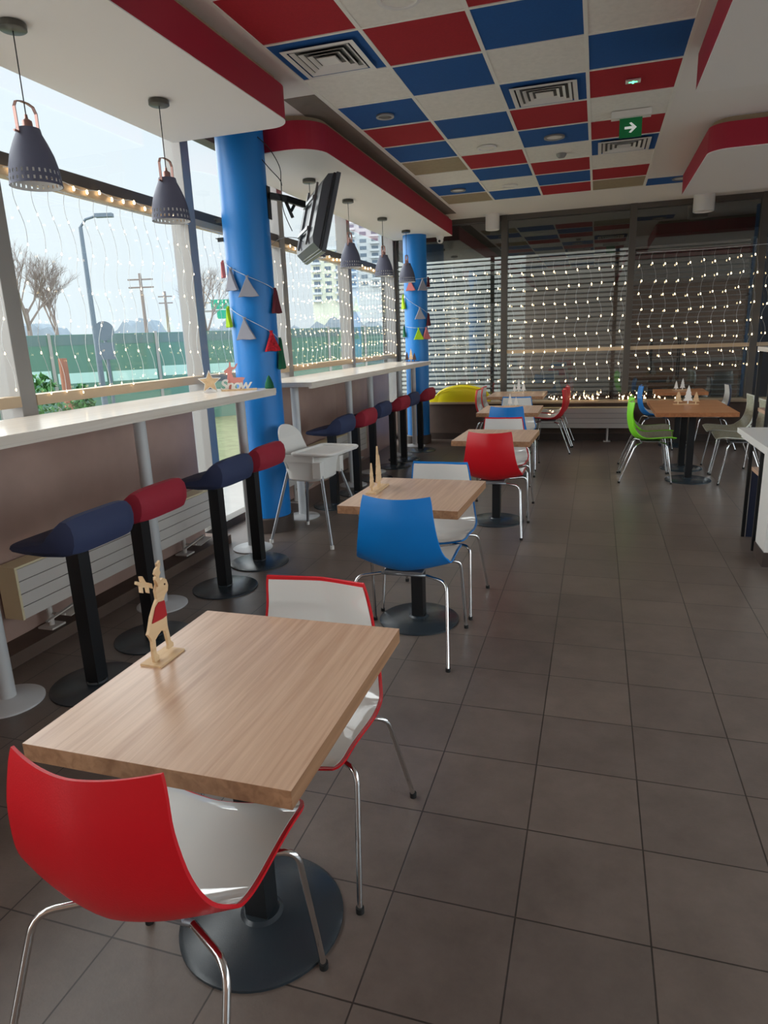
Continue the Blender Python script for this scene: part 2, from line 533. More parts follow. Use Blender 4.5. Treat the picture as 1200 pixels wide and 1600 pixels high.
# thin expansion joint in the plaster
struct(MB().bb(.615, .627, 1.0, 5.2, ZC - .003, ZC).build('trim_3', M['tile_tan']))

struct(MB().bb(-2.2, -1.96, 4.9, 10.0, ZC - .004, ZC + .001).build('trim_8', M['strip']))  # flat strip painting the soffit's contact shadow onto the ceiling margin
# soffits (dropped bulkheads)
def soffit(name, poly, z0=3.0):
    o = MB().prism(poly, z0 + .006, ZC - .045).build(name, M['soffit_red'])
    o['kind'] = 'structure'
    o2 = MB().prism(poly, z0, z0 + .006).build('soffit_underside', M['soffit_white'], o)
    cx = sum(p[0] for p in poly) / len(poly); cy_ = sum(p[1] for p in poly) / len(poly)
    inner = []
    for p in poly:
        d = Vector((cx - p[0], cy_ - p[1])); 
        inner.append((p[0] + (.04 if cx > p[0] else -.04), p[1] + (.04 if cy_ > p[1] else -.04)))
    MB().prism(inner, ZC - .045, ZC).build('shadow_gap', M['tile_tan'], o)
    return o
soffit('trim_4', rounded(-2.98, -2.03, YN, 4.66, (0, 0, .16, .02)))
soffit('trim_5', rounded(-2.98, -2.08, 5.2, 10.32, (.5, .24, .02, .02)))
soffit('trim_6', rounded(.53, XE, YN, 5.12, (0, 0, 0, .04)))
soffit('trim_7', rounded(.84, XE, 6.72, 8.75, (.16, 0, 0, .04)))

# ---- left glass front
MY = [-2.9, -.75, 1.15, 3.02, 4.88, 6.5, 8.45, 10.49]
ZT, ZB = 2.575, 1.31
for i in range(len(MY) - 1):
    a, b = MY[i], MY[i + 1]
    o = MB()
    # frame bars: transom, low rail, bottom, head
    for z0, z1 in ((ZT - .035, ZT + .035), (0.0, .07), (3.17, 3.25)):
        o.bb(XW - .06, XW + .05, a + .055, b - .055, z0, z1)
    fr = struct(o.build('window_%d' % (i + 1), M['alu_dark'], bevel=.004))
    MB().bb(XW - .02, XW + .075, a + .056, b - .056, ZB - .03, ZB + .03).build('low_rail', M['beige_rail'], fr, bevel=.004)
    MB().bb(XW - .02, XW + .06, a + .056, b - .056, ZT - .085, ZT - .036).build('upper_rail', M['beige_rail'], fr, bevel=.003)
    MB().bb(XW - .003, XW + .003, a + .05, b - .05, .07, 3.17).build('pane', M['glass'], fr)
for i, y in enumerate(MY):
    w_ = .055
    o = MB().bb(XW - .08, XW + .07, y - w_, y + w_, 0, ZC)
    struct(o.build('trim_%d' % (10 + i), M['alu'], bevel=.004))
# ---- far glass wall
MX = [-3.04, -1.35, .42, 2.05, 3.5]
for i in range(len(MX) - 1):
    a, b = MX[i], MX[i + 1]
    o = MB()
    o.bb(a + .04, b - .04, YF - .03, YF + .05, ZC - .07, ZC)
    fr = struct(o.build('window_%d' % (i + 10), M['alu_dark'], bevel=.004))
    if i > 0:
        MB().bb(a + .04, b - .04, YF - .025, YF + .02, 1.29, 1.34).build('low_rail', M['beige_rail'], fr)
    MB().bb(a, b, YF + .025, YF + .03, SILL, ZC - .07).build('pane', M['glass_far'], fr)
for i, x in enumerate(MX):
    struct(MB().bb(x - .045, x + .045, YF - .05, YF + .05, SILL, ZC).build('trim_%d' % (30 + i), M['alu_dark'], bevel=.004))
struct(MB().bb(3.5, XE, YF - .03, YF + .1, SILL, ZC).build('wall_far', M['wall_brown']))

# ---- brown back panels under the counters
def back_panel(y0, y1, n, label):
    r = empty('back_panel', (-2.97, (y0 + y1) / 2, 0))
    tag(r, label, 'panel')
    L = (y1 - y0) / n
    for k in range(n):
        yy = y0 + k * L - (y0 + y1) / 2
        MB().bb(-.012, .012, yy + .004, yy + L - .004, .0701 if y1 < 5 else .0, 1.19).build('board', M['panel'], r)
    return r
back_panel(-1.0, 4.5, 1, 'plain brown board below the near window counter, behind the radiator')
back_panel(5.35, 9.75, 4, 'row of seamed brown boards below the far window counter')

# ---- pillars
def pillar(x, y, r, label):
    p = empty('pillar', (x, y, 0)); tag(p, label, 'pillar')
    MB().lathe([(r, .13), (r, ZC)], seg=48).build('shaft', M['blue'], p)
    MB().lathe([(r + .02, 0), (r + .02, .12), (r + .012, .13)], seg=48).build('plinth', M['plinth'], p)
    return p
pillar(-2.68, 5.10, .185, 'round blue pillar carrying the television, between the two counters')
pillar(-2.57, 9.98, .17, 'round blue pillar in the far left corner by the glass')
pillar(2.33, 9.6, .2, 'round blue pillar at the right edge of the photo, by the far glass')

# ================================================================== COUNTERS
def counter(y0, y1, xf, label, posts, plabels):
    t = MB().bb(-2.92, xf, y0, y1, 1.2, 1.24)
    t.bb(xf - .03, xf - .004, y0, y1, 1.186, 1.2)
    o = t.build('window_counter', M['counter'], bevel=.003)
    tag(o, label, 'counter')
    for y, pl in zip(posts, plabels):
        p = empty('counter_post', (-2.55, y, 0))
        tag(p, pl, 'post', 'white counter posts')
        MB().lathe([(.155, 0), (.155, .008), (.14, .014), (.06, .018), (.038, .03)], seg=40).build('base', M['white_metal'], p)
        MB().cyl((0, 0, .02), (0, 0, 1.186), .036, seg=24).build('pole', M['white_metal'], p)
    return o
counter(-1.2, 4.72, -2.34, 'long pale window counter nearest the camera, with the Snow ornament at its end',
        [2.13, 3.32, 4.52],
        ['white counter post at the left edge of the photo, beside the near radiator end',
         'white counter post between the first two pairs of bar stools',
         'white counter post just in front of the first blue pillar'])
counter(5.32, 9.72, -2.30, 'far window counter running from behind the first pillar to the far pillar',
        [5.50, 6.89, 7.63, 8.88, 9.64],
        ['white counter post behind the white high chair',
         'white counter post between the first and second stools of the far counter',
         'white counter post beside the third stool of the far counter',
         'white counter post near the far stools, before the last post',
         'white counter post at the far end, in front of the far corner pillar'])

# ================================================================== BAR STOOLS
def seat_mesh():
    # cross-section in (x,z), window side is -x; extruded along y with rounded ends
    prof = [(-.21, .735), (-.20, .752), (-.12, .772), (-.02, .788), (.04, .80), (.075, .825), (.10, .865), (.135, .89), (.17, .89),
            (.195, .865), (.205, .82), (.20, .77), (.18, .73), (.12, .712), (0, .706), (-.12, .712), (-.195, .722)]
    mb = MB(); mb.sm = True
    ns = 17; vs = []; fs = []
    cx = sum(p[0] for p in prof) / len(prof); cz = .77
    n = len(prof)
    for i in range(ns):
        t = i / (ns - 1) * 2 - 1
        k = (1 - abs(t) ** 5) ** .5 if abs(t) < 1 else 0.0
        k = max(k, .12)
        y = .225 * t
        wz = .8 + .2 * k
        for (x, z) in prof:
            kk = .55 + .45 * k if abs(t) < .999 else .45
            vs.append((cx + (x - cx) * kk, y, cz + (z - cz) * kk))
    for i in range(ns - 1):
        for j in range(n):
            l = (j + 1) % n
            fs.append((i * n + j, i * n + l, (i + 1) * n + l, (i + 1) * n + j))
    fs.append(list(range(n))); fs.append([(ns - 1) * n + j for j in range(n)][::-1])
    mb.add(vs, fs)
    return mb
SEATS = {}
def stool(x, y, rz, c_seat, c_roll, label):
    s = empty('bar_stool', (x, y, 0), rz)
    tag(s, label, 'stool')
    MB().lathe([(.215, 0), (.215, .008), (.2, .014), (.05, .022), (.045, .03)], seg=48).build('base', M['base_black'], s)
    MB().tube([(0, 0, .02), (0, 0, .715)], .045, 4, sq=(.05, .05)).build('pole', M['black'], s)
    b = seat_mesh()
    # front pad and rolled back as two meshes split at x=.03
    for nm, keep, mt in (('seat_pad', 0, c_seat), ('back_roll', 1, c_roll)):
        me = b.mesh(nm, M[mt], smooth=True)
        bm = bmesh.new(); bm.from_mesh(me)
        g = bmesh.ops.bisect_plane(bm, geom=bm.verts[:] + bm.edges[:] + bm.faces[:], plane_co=(.035, 0, 0), plane_no=(1, 0, 0),
                                   clear_outer=(keep == 0), clear_inner=(keep == 1))
        ed = [e for e in g['geom_cut'] if isinstance(e, bmesh.types.BMEdge)]
        if ed: bmesh.ops.edgeloop_fill(bm, edges=ed)
        bmesh.ops.recalc_face_normals(bm, faces=bm.faces)
        bm.to_mesh(me); bm.free()
        o = bpy.data.objects.new(nm, me); COL.objects.link(o); o.parent = s
    return s
stool(-2.25, 2.37, 0, 'navy', 'navy', 'navy blue bar stool nearest the camera, at the near counter')
stool(-2.30, 2.89, 0, 'maroon', 'maroon', 'maroon bar stool second from the camera, behind the nearest navy one')
stool(-2.31, 3.68, 0, 'navy', 'navy', 'navy blue bar stool third from the camera, before the blue pillar')
stool(-2.33, 4.21, 0, 'maroon', 'maroon', 'maroon bar stool right in front of the blue television pillar')
stool(-2.40, 5.95, 0, 'navy', 'navy', 'navy bar stool just behind the white high chair')
stool(-2.36, 6.52, 0, 'maroon', 'maroon', 'maroon bar stool behind the high chair, with its red seat toward the aisle')
stool(-2.42, 7.26, 0, 'navy', 'navy', 'dark blue bar stool in the middle of the far counter')
stool(-2.40, 8.0, 0, 'maroon', 'maroon', 'dim red bar stool in the middle of the far counter')
stool(-2.40, 8.50, 0, 'navy', 'navy', 'dark bar stool second from the far corner pillar')
stool(-2.36, 9.25, 0, 'maroon', 'maroon', 'red bar stool farthest away, in front of the far corner pillar')

# ================================================================== RADIATORS
def radiator(cx, cyy, L, along, z0, z1, label, footn=2):
    r = empty('radiator', (cx, cyy, 0), 0 if along == 'Y' else -PI / 2)
    tag(r, label, 'radiator')
    H = z1 - z0; D = .12
    MB().bb(-D / 2, D / 2 - .006, -L / 2 + .015, L / 2 - .015, z0, z1 - .012).build('core', M['groove'], r)
    p = MB()
    n = 4; h = (H - .012) / n
    for k in range(n):
        p.bb(D / 2 - .006, D / 2, -L / 2 + .015, L / 2 - .015, z0 + k * h + .0025, z0 + (k + 1) * h - .0025)
    p.build('front_panel', M['rad'], r)
    MB().bb(-D / 2, D / 2 + .002, -L / 2, L / 2, z1 - .012, z1).build('top_grille', M['rad_side'], r, bevel=.002)
    for s_ in (-1, 1):
        MB().bb(-D / 2, D / 2 + .002, s_ * L / 2 - (.015 if s_ > 0 else 0), s_ * L / 2 + (.015 if s_ < 0 else 0), z0, z1 - .012).build('side_cover', M['rad_side'], r, bevel=.002)
    base_z = .07 if (along == 'Y' and cyy < 5) else 0.0
    for k in range(footn):
        y = -L / 2 + L * (k + .5) / footn + (-.25 if k == 0 else .1)
        f = MB().tube([(0, y, base_z + .01), (0, y, z0)], .016, 12).bb(-.05, .05, y - .05, y + .05, base_z, base_z + .01)
        ft = f.build('foot', M['rad'], r)
        if along == 'Y':
            MB().box((.07, y + .03, z0 - .05), (.02, .26, .006), rx=.12).box((.10, y + .09, z0 - .06), (.07, .16, .004), rx=.12).bb(-.01, .1, y + .0, y + .012, z0 - .066, z0 - .058).build('bracket', M['rad'], ft)
    return r
radiator(-2.88, 3.50, 1.94, 'Y', .21, .50, 'long low white radiator under the near window counter')
radiator(-2.86, 6.9, 2.5, 'Y', .21, .50, 'low white radiator under the far window counter, behind the high chair')
radiator(-.34, 10.25, 1.75, 'X', .20, .50, 'white radiator below the far glass wall, in the middle')

# ================================================================== TABLES
def table(name, x, y, wx, wy, top, label, rz=0, z=.75, square=False, base=True, group=None):
    t = empty(name, (x, y, 0), rz)
    tag(t, label, 'table', group)
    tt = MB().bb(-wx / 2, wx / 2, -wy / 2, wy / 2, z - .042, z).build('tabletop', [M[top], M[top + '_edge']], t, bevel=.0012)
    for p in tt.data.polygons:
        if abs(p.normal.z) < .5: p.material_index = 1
    MB().tube([(0, 0, .02), (0, 0, z - .045)], .03, 4, sq=(.047, .047)).build('pole', M['black'], t)
    MB().bb(-.2, .2, -.025, .025, z - .052, z - .042).bb(-.025, .025, -.2, -.025, z - .052, z - .042).bb(-.025, .025, .025, .2, z - .052, z - .042).build('support', M['black'], t)
    MB().lathe([(.228, 0), (.228, .008), (.215, .016), (.06, .026), (.05, .034)], seg=56).build('base', M['base_black'], t)
    return t
table('cafe_table', -.838, 1.352, .64, .748, 'table', 'oak-topped table nearest the camera, with the wooden reindeer on it')
table('cafe_table', -.915, 3.455, .635, .72, 'table', 'oak-topped table second from the camera, with small wooden trees on it', rz=-.035)
table('cafe_table', -.775, 5.65, .63, .70, 'table', 'oak-topped table third from the camera, behind the bright red chair', rz=-.03)
table('cafe_table', -.90, 7.70, .66, .80, 'table', 'oak-topped table fourth from the camera, beyond the small blue chair back')
table('cafe_table', -1.04, 9.72, .76, .86, 'table', 'oak-topped table farthest from the camera, between facing pairs of red chairs')
table('cafe_table', .98, 7.58, .76, .655, 'table_orange', 'nearer of two orange-brown tables joined end to end at right', group=None)
table('cafe_table', .98, 8.24, .76, .655, 'table_orange', 'farther of two orange-brown tables joined end to end at right')
table('cafe_table', 1.10, 9.93, .64, .56, 'table_orange', 'small orange-brown table by the far glass at right, with a blue chair')

# ================================================================== CHAIRS
# local: +y is the front of the seat
PROF = [(-.212, .828, .172), (-.220, .785, .179), (-.228, .72, .188), (-.222, .64, .200), (-.208, .57, .213), (-.185, .51, .226), (-.152, .467, .237),
        (-.11, .443, .243), (-.06, .435, .244), (0, .436, .244), (.08, .443, .243), (.15, .449, .244), (.205, .450, .246), (.238, .441, .238)]
def shell_pt(i, u, off=0.0):
    y, z, wd = PROF[i]
    n = len(PROF)
    y0, z0, _ = PROF[max(i - 1, 0)]; y1, z1, _ = PROF[min(i + 1, n - 1)]
    t = Vector((0, y1 - y0, z1 - z0)).normalized()
    nrm = Vector((0, -t.z, t.y))          # toward sitter (up / forward)
    f = i / (n - 1)
    back = max(0, 1 - i / 7.0)
    curl = .055 * back + .022 * (1 - back)
    if 4 <= i <= 8: curl += .02
    lift = curl * (abs(u) ** 2.2)
    p = Vector((wd * u, y, z)) + nrm * lift
    if i == 0: p.z += .0
    side = Vector((-math.copysign(1, u) * min(1, abs(u)) * .5, 0, 0)) if abs(u) > .5 else Vector((0, 0, 0))
    return p + nrm * off
def grid_surface(us, idx, off, flip=False):
    vs = []; fs = []
    for i in idx:
        for u in us: vs.append(shell_pt(i, u, off))
    m = len(us)
    for a in range(len(idx) - 1):
        for b in range(m - 1):
            q = (a * m + b, a * m + b + 1, (a + 1) * m + b + 1, (a + 1) * m + b)
            fs.append(q[::-1] if flip else q)
    return vs, fs
def refine(prof, k=3):
    out = []
    n = len(prof)
    for i in range(n - 1):
        p0 = prof[max(i - 1, 0)]; p1 = prof[i]; p2 = prof[i + 1]; p3 = prof[min(i + 2, n - 1)]
        for j in range(k):
            t = j / k
            out.append(tuple(.5 * ((2 * b) + (-a + c) * t + (2 * a - 5 * b + 4 * c - d) * t * t + (-a + 3 * b - 3 * c + d) * t ** 3)
                             for a, b, c, d in zip(p0, p1, p2, p3)))
    out.append(prof[-1])
    return out
PROF0 = PROF
def make_shell():
    global PROF
    us = [math.sin(k / 14 * PI / 2 * 1.0) for k in range(-14, 15)]
    RP = refine(PROF0, 3)
    n = len(RP)
    def pt(i, u, off):
        y, z, wd = RP[i]
        y0, z0, _ = RP[max(i - 1, 0)]; y1, z1, _ = RP[min(i + 1, n - 1)]
        t = Vector((0, y1 - y0, z1 - z0)).normalized()
        nrm = Vector((0, -t.z, t.y))
        fi = i / 3.0
        back = max(0.0, min(1.0, 1 - (fi - 2) / 6.0))
        back = back * back * (3 - 2 * back)
        curl = .047 * back + .040 * (1 - back)
        bend = math.exp(-((fi - 6.2) / 1.8) ** 2) * .022
        lift = (curl + bend) * abs(u) ** 1.6
        # corner rounding at top and front
        edge = 1.0
        if i < 3: edge = 1 - .02 * (1 - i / 3.0) ** 2
        if i > n - 4: edge = 1 - .07 * (1 - (n - 1 - i) / 3.0) ** 2
        p = Vector((wd * u * edge, y, z)) + nrm * lift
        if i < 9: p.z += .019 * abs(u) ** 2 * (1 - i / 9.0)     # raised top corners
        return p + nrm * off
    T = .008
    m = len(us)
    vs = [pt(i, u, 0) for i in range(n) for u in us] + [pt(i, u, -T) for i in range(n) for u in us]
    N = n * m
    fs = []
    for a in range(n - 1):
        for b in range(m - 1):
            fs.append((a * m + b, a * m + b + 1, (a + 1) * m + b + 1, (a + 1) * m + b))
            fs.append((N + a * m + b, N + (a + 1) * m + b, N + (a + 1) * m + b + 1, N + a * m + b + 1))
    loop = [b for b in range(m)] + [a * m + m - 1 for a in range(1, n)] + [(n - 1) * m + b for b in range(m - 2, -1, -1)] + [a * m for a in range(n - 2, 0, -1)]
    for k in range(len(loop)):
        p, q = loop[k], loop[(k + 1) % len(loop)]
        fs.append((p, N + p, N + q, q))
    A = MB(); A.sm = True; A.add(vs, fs)
    # white liner, inset from the rim
    us2 = [u * .955 for u in us]
    vs = [pt(i, u, .0022) for i in range(1, n - 1) for u in us2]
    fs = [(a * m + b, a * m + b + 1, (a + 1) * m + b + 1, (a + 1) * m + b) for a in range(n - 3) for b in range(m - 1)]
    Bm = MB(); Bm.sm = True
    vs2 = vs + [pt(i, u, .0004) for i in range(1, n - 1) for u in us2]
    K = (n - 2) * m
    loop = [b for b in range(m)] + [a * m + m - 1 for a in range(1, n - 2)] + [(n - 3) * m + b for b in range(m - 2, -1, -1)] + [a * m for a in range(n - 4, 0, -1)]
    for k in range(len(loop)):
        p, q = loop[k], loop[(k + 1) % len(loop)]
        fs.append((p, K + p, K + q, q))
    Bm.add(vs2, fs)
    return A, Bm
SHELL, LINER = make_shell()
def arc_pts(P, r=.03, seg=5):
    P = [Vector(p) for p in P]
    out = [P[0]]
    for i in range(1, len(P) - 1):
        a = (P[i - 1] - P[i]).normalized(); b = (P[i + 1] - P[i]).normalized()
        s_, e_ = P[i] + a * r, P[i] + b * r
        for k in range(seg + 1):
            t = k / seg
            out.append((1 - t) ** 2 * s_ + 2 * t * (1 - t) * P[i] + t * t * e_)
    out.append(P[-1])
    return out
PROTO = {}
def chair_proto(outer, inner):
    r = empty('cafe_chair')
    SHELL.build('shell', M[outer], r, smooth=True)
    LINER.build('liner', M[inner], r, smooth=True)
    f = MB()
    f.tube([(-.12, .10, .412), (.12, .10, .412)], .008, 10)
    f.tube([(-.12, -.08, .405), (.12, -.08, .405)], .008, 10)
    f.bb(-.10, .10, -.09, .11, .4125, .424)
    f.build('under_frame', M['steel'], r)
    for sx in (-1, 1):
        for kind in ('front', 'rear'):
            if kind == 'front':
                P = [(sx * .12, .10, .412), (sx * .25, .155, .418), (sx * .265, .222, .012)]
            else:
                P = [(sx * .12, -.08, .405), (sx * .236, -.142, .40), (sx * .270, -.292, .012)]
            lg = MB().tube(arc_pts(P, .045), .0085, 12).build('leg', M['chrome'], r)
            e_ = P[-1]
            MB().cyl((e_[0], e_[1], 0), (e_[0], e_[1], .018), .012, seg=12).build('foot_cap', M['rubber'], lg)
    return r
FIRST = {}
def chair(x, y, face, outer, inner, label, rz=0, group=None):
    """face: angle of the seat front direction measured so 0 = +y"""
    key = (outer, inner)
    if key not in PROTO:
        PROTO[key] = chair_proto(outer, inner); c = PROTO[key]
    else:
        c = copy_tree(PROTO[key])
    c.location = (x, y, 0); c.rotation_euler = (0, 0, face + rz)
    tag(c, label, 'chair', group)
    return c
N_, S_, E_, W_ = 0, PI, -PI / 2, PI / 2
chair(-.876, 1.03, N_, 'chair_red', 'chair_white', 'red chair with glossy white seat nearest the camera, back toward us', .0)
chair(-.835, 1.67, S_, 'chair_red', 'chair_white', 'red-rimmed white chair facing us across the nearest table', -.03)
chair(-.895, 3.17, N_, 'chair_blue', 'chair_white', 'bright blue chair showing its whole back, at the second table', .0)
chair(-.885, 3.74, S_, 'chair_blue', 'chair_white', 'blue-rimmed white chair facing us at the second table', -.03)
chair(-.77, 5.40, N_, 'chair_red', 'chair_white', 'bright red chair showing its whole back, at the third table', -.02)
chair(-.79, 6.02, S_, 'chair_red', 'chair_white', 'red-rimmed white chair facing us behind the third table', 0)
chair(-.88, 7.32, N_, 'chair_blue', 'chair_white', 'small blue chair back seen above the red-rimmed white one, at the fourth table', 0)
chair(-.90, 8.12, S_, 'chair_blue', 'chair_white', 'white chair facing us beyond the fourth table', 0)
chair(-1.38, 9.50, E_, 'chair_red', 'chair_white', 'nearer red and white chair on the left side of the farthest table', 0)
chair(-1.38, 9.98, E_, 'chair_red', 'chair_white', 'farther red and white chair on the left side of the farthest table', 0)
chair(-.58, 9.38, W_, 'chair_red', 'chair_white', 'nearer red chair with white seat on the aisle side of the farthest table', 0)
chair(-.56, 9.95, W_, 'chair_red', 'chair_white', 'farther red chair on the aisle side of the farthest table', 0)
chair(.575, 7.62, E_, 'chair_green', 'chair_speckle', 'nearer lime green chair with speckled seat at the joined tables', 0)
chair(.60, 8.17, E_, 'chair_green', 'chair_speckle', 'farther lime green chair with speckled seat at the joined tables', 0)
chair(.79, 9.78, E_, 'chair_blue', 'chair_white', 'bright blue side-on chair by the far glass, behind the green chairs', 0)
chair(1.46, 7.62, W_, 'chair_cream', 'chair_speckle', 'nearer pale cream chair on the right of the joined tables', 0)
chair(1.45, 8.20, W_, 'chair_cream', 'chair_speckle', 'farther pale cream chair on the right of the joined tables', 0)
chair(1.48, 9.80, W_, 'chair_dark', 'chair_white', 'white chair with dark outer back by the far glass at right', 0)
chair(1.98, 8.35, S_, 'chair_cream', 'chair_speckle', 'cream chair partly hidden behind the black rack at the right edge', -.5)

# ================================================================== HIGH CHAIR
def high_chair(x, y, rz):
    h = empty('high_chair', (x, y, 0), rz)
    tag(h, 'white plastic high chair with tray and splayed legs beside the blue pillar', 'high chair')
    # local: +x is the front (tray)
    feet = [(.29, -.29), (.29, .29), (-.27, -.29), (-.27, .29)]
    for fx, fy in feet:
        a = (math.copysign(.15, fx), math.copysign(.15, fy), .58)
        lg = MB().cyl(a, (fx, fy, .015), .013, .011, seg=12).build('leg', M['steel'], h)
        MB().cyl((fx, fy, 0), (fx, fy, .03), .016, seg=12).build('foot_cap', M['white_plastic'], lg)
    # seat bucket
    b = MB(); b.sm = True
    vs = []; fs = []
    sec = [(.50, .15, .17), (.515, .17, .185), (.60, .18, .19), (.68, .20, .205), (.70, .205, .21)]
    seg = 28
    for z, rx, ry in sec:
        for k in range(seg):
            a = 2 * PI * k / seg
            ca, sa = math.cos(a), math.sin(a)
            px = math.copysign(abs(ca) ** .6, ca) * rx; py = math.copysign(abs(sa) ** .6, sa) * ry
            zz = z
            vs.append((px - .02, py, zz))
    for i in range(len(sec) - 1):
        for k in range(seg):
            l = (k + 1) % seg
            fs.append((i * seg + k, i * seg + l, (i + 1) * seg + l, (i + 1) * seg + k))
    fs.append(list(range(seg))[::-1])
    b.add(vs, fs)
    b.build('seat_bucket', M['white_plastic'], h)
    # back rest : tall rounded blade, slightly curved
    pl = []
    for k in range(25):
        a = PI * k / 24
        pl.append((.165 * math.cos(a), .80 + .13 * math.sin(a)))
    pl = [(.19, .60), (.185, .70)] + pl + [(-.185, .70), (-.19, .60)]
    def fn(a, z, t):
        return (-.185 - (z - .6) * .25 + t + a * a * 1.2, a, z)
    MB().prism(pl, 0, .014, fn).build('backrest', M['white_plastic'], h)
    # arms linking back and tray
    for s_ in (-1, 1):
        MB().bb(-.2, .12, s_ * .205 - .012, s_ * .205 + .012, .66, .715).build('arm', M['white_plastic'], h, bevel=.005)
        MB().bb(.10, .17, s_ * .165 - .03, s_ * .165 + .03, .53, .66).build('leg_socket', M['white_plastic'], h, bevel=.006)
    # tray with raised lip
    t = MB()
    pl = rounded(-.05, .30, -.25, .25, (.03, .06, .06, .03), 6)
    t.prism(pl, .715, .725)
    for i in range(len(pl)):
        p, q = pl[i], pl[(i + 1) % len(pl)]
    t.tube([(p[0], p[1], .732) for p in pl], .012, 8, closed=True)
    t.bb(.10, .25, -.18, .18, .725, .729)
    t.build('tray', M['white_plastic'], h)
    MB().tube([(.12, 0, .53), (.13, 0, .71)], .012, 8).build('crotch_bar', M['white_plastic'], h)
    return h
high_chair(-2.16, 4.93, -.12)

# ================================================================== PENDANT LAMPS
def pendant(y, label):
    p = empty('pendant_lamp', (-2.55, y, 3.0))
    tag(p, label, 'lamp')
    MB().lathe([(0, 0), (.058, -.002), (.06, -.006), (.06, -.028), (.054, -.032), (0, -.033)], seg=36, cap=False).build('canopy', M['canopy'], p)
    MB().cyl((0, 0, -.03), (0, 0, -.385), .0028, seg=8).build('cord', M['cord'], p)
    MB().lathe([(0, -.365), (.006, -.368), (.008, -.385), (.022, -.395), (.024, -.43), (0, -.431)], seg=24, cap=False).build('socket', M['copper'], p)
    # shade shell with slots near the rim (real openings)
    prof = [(.052, -.428), (.056, -.45), (.075, -.49), (.095, -.54), (.107, -.59)]
    prof2 = [(.107, -.59), (.110, -.612)]
    prof3 = [(.110, -.612), (.112, -.628)]
    prof4 = [(.112, -.628), (.1135, -.645)]
    prof5 = [(.1135, -.645), (.115, -.660)]
    prof6 = [(.115, -.660), (.116, -.672)]
    seg = 84
    def shade(off, mt, nm):
        mb = MB(); mb.sm = True
        vs = []; fs = []
        P = prof + prof2[1:] + prof3[1:] + prof4[1:] + prof5[1:] + prof6[1:]
        n = len(P)
        for i in range(seg):
            a = 2 * PI * i / seg
            for r_, z in P: vs.append(((r_ - off) * math.cos(a), (r_ - off) * math.sin(a), z))
        for i in range(seg):
            j = (i + 1) % seg
            for k in range(n - 1):
                if k in (len(prof), len(prof) + 2) and i % 3 == 0: continue
                fs.append((i * n + k, j * n + k, j * n + k + 1, i * n + k + 1))
        mb.add(vs, fs)
        if not off:
            mb.lathe([(.0, -.427), (.04, -.427), (.052, -.428)], seg=60, cap=False)
        return mb
    s_ = shade(0, None, None).build('shade', M['lamp'], p)
    shade(.003, None, None).build('shade_lining', M['lamp_in'], s_)
    # handle bow
    H = [(0, -.062, -.455), (0, -.064, -.35), (0, -.05, -.325), (0, -.02, -.318), (0, .02, -.318), (0, .05, -.325), (0, .064, -.35), (0, .062, -.455)]
    MB().tube(H, .004, 4, sq=(.011, .003)).build('handle', M['copper'], p)
    for s2 in (-1, 1):
        MB().cyl((0, s2 * .055, -.452), (0, s2 * .085, -.452), .005, seg=8).build('wing_screw', M['copper'], p)
    return p
for y, l in ((2.80, 'slate grey pendant lamp nearest the camera, at the left edge'),
             (3.88, 'slate grey pendant lamp second from the camera, just before the blue pillar'),
             (6.13, 'slate grey pendant lamp hidden behind the television except for its canopy'),
             (7.15, 'slate grey pendant lamp first to the right of the television'),
             (8.36, 'slate grey pendant lamp second from the far corner pillar'),
             (9.45, 'slate grey pendant lamp farthest away, overlapping the far pillar')):
    pendant(y, l)

# ================================================================== TELEVISION
tv = empty('television', (-2.27, 5.62, 2.55))
tag(tv, 'flat television seen edge-on, tilted down on an arm from the blue pillar', 'television')
# local frame: +x screen normal, y width, z height
TR = Matrix.Rotation(math.radians(33), 4, 'Z') @ Matrix.Rotation(math.radians(15), 4, 'Y')
tv.rotation_euler = TR.to_euler()
MB().bb(.0, .035, -.44, .44, -.30, .30).build('bezel', M['tv_grey'], tv, bevel=.006)
MB().bb(.0352, .037, -.42, .42, -.27, .28).build('screen', M['tv_screen'], tv)
MB().bb(-.02, -.0005, -.43, .43, -.29, .29).build('dark_band', M['tv'], tv, bevel=.004)
bk = MB()
bk.prism([(-.075, -.25), (-.0205, -.285), (-.0205, .285), (-.06, .27), (-.09, .20), (-.09, -.20)], -.42, .42, lambda a, b, h: (a, h, b))
bk.build('back_housing', M['tv_grey'], tv)
pm = MB()
for yy in (-.2, .2): pm.bb(-.108, -.0905, yy - .015, yy + .015, -.24, .24)
for zz in (-.12, .12): pm.bb(-.122, -.1085, -.24, .24, zz - .014, zz + .014)
pm.build('mount_rails', M['steel'], tv)
bpy.context.view_layer.update()
PT = Vector((-2.505, 5.16, 2.66))
pl_ = MB().bb(PT.x, PT.x + .012, PT.y - .03, PT.y + .03, PT.z - .14, PT.z + .10)
def W3(*p): return [tuple(PT + Vector(q)) for q in p]
pl_.tube(W3((.012, 0, .03), (.10, .12, .02), (.18, .30, .0)), .02, 4, sq=(.034, .022))
arm = pl_.build('wall_arm', M['black'], tv); arm.matrix_parent_inverse = tv.matrix_world.inverted()
lv_ = MB().tube(W3((.09, .12, .02), (.14, .14, -.12)), .012, 4, sq=(.014, .014)).tube(W3((.13, .14, -.07), (.165, .13, -.03)), .012, 4, sq=(.012, .012)).build('lever', M['black'], arm)
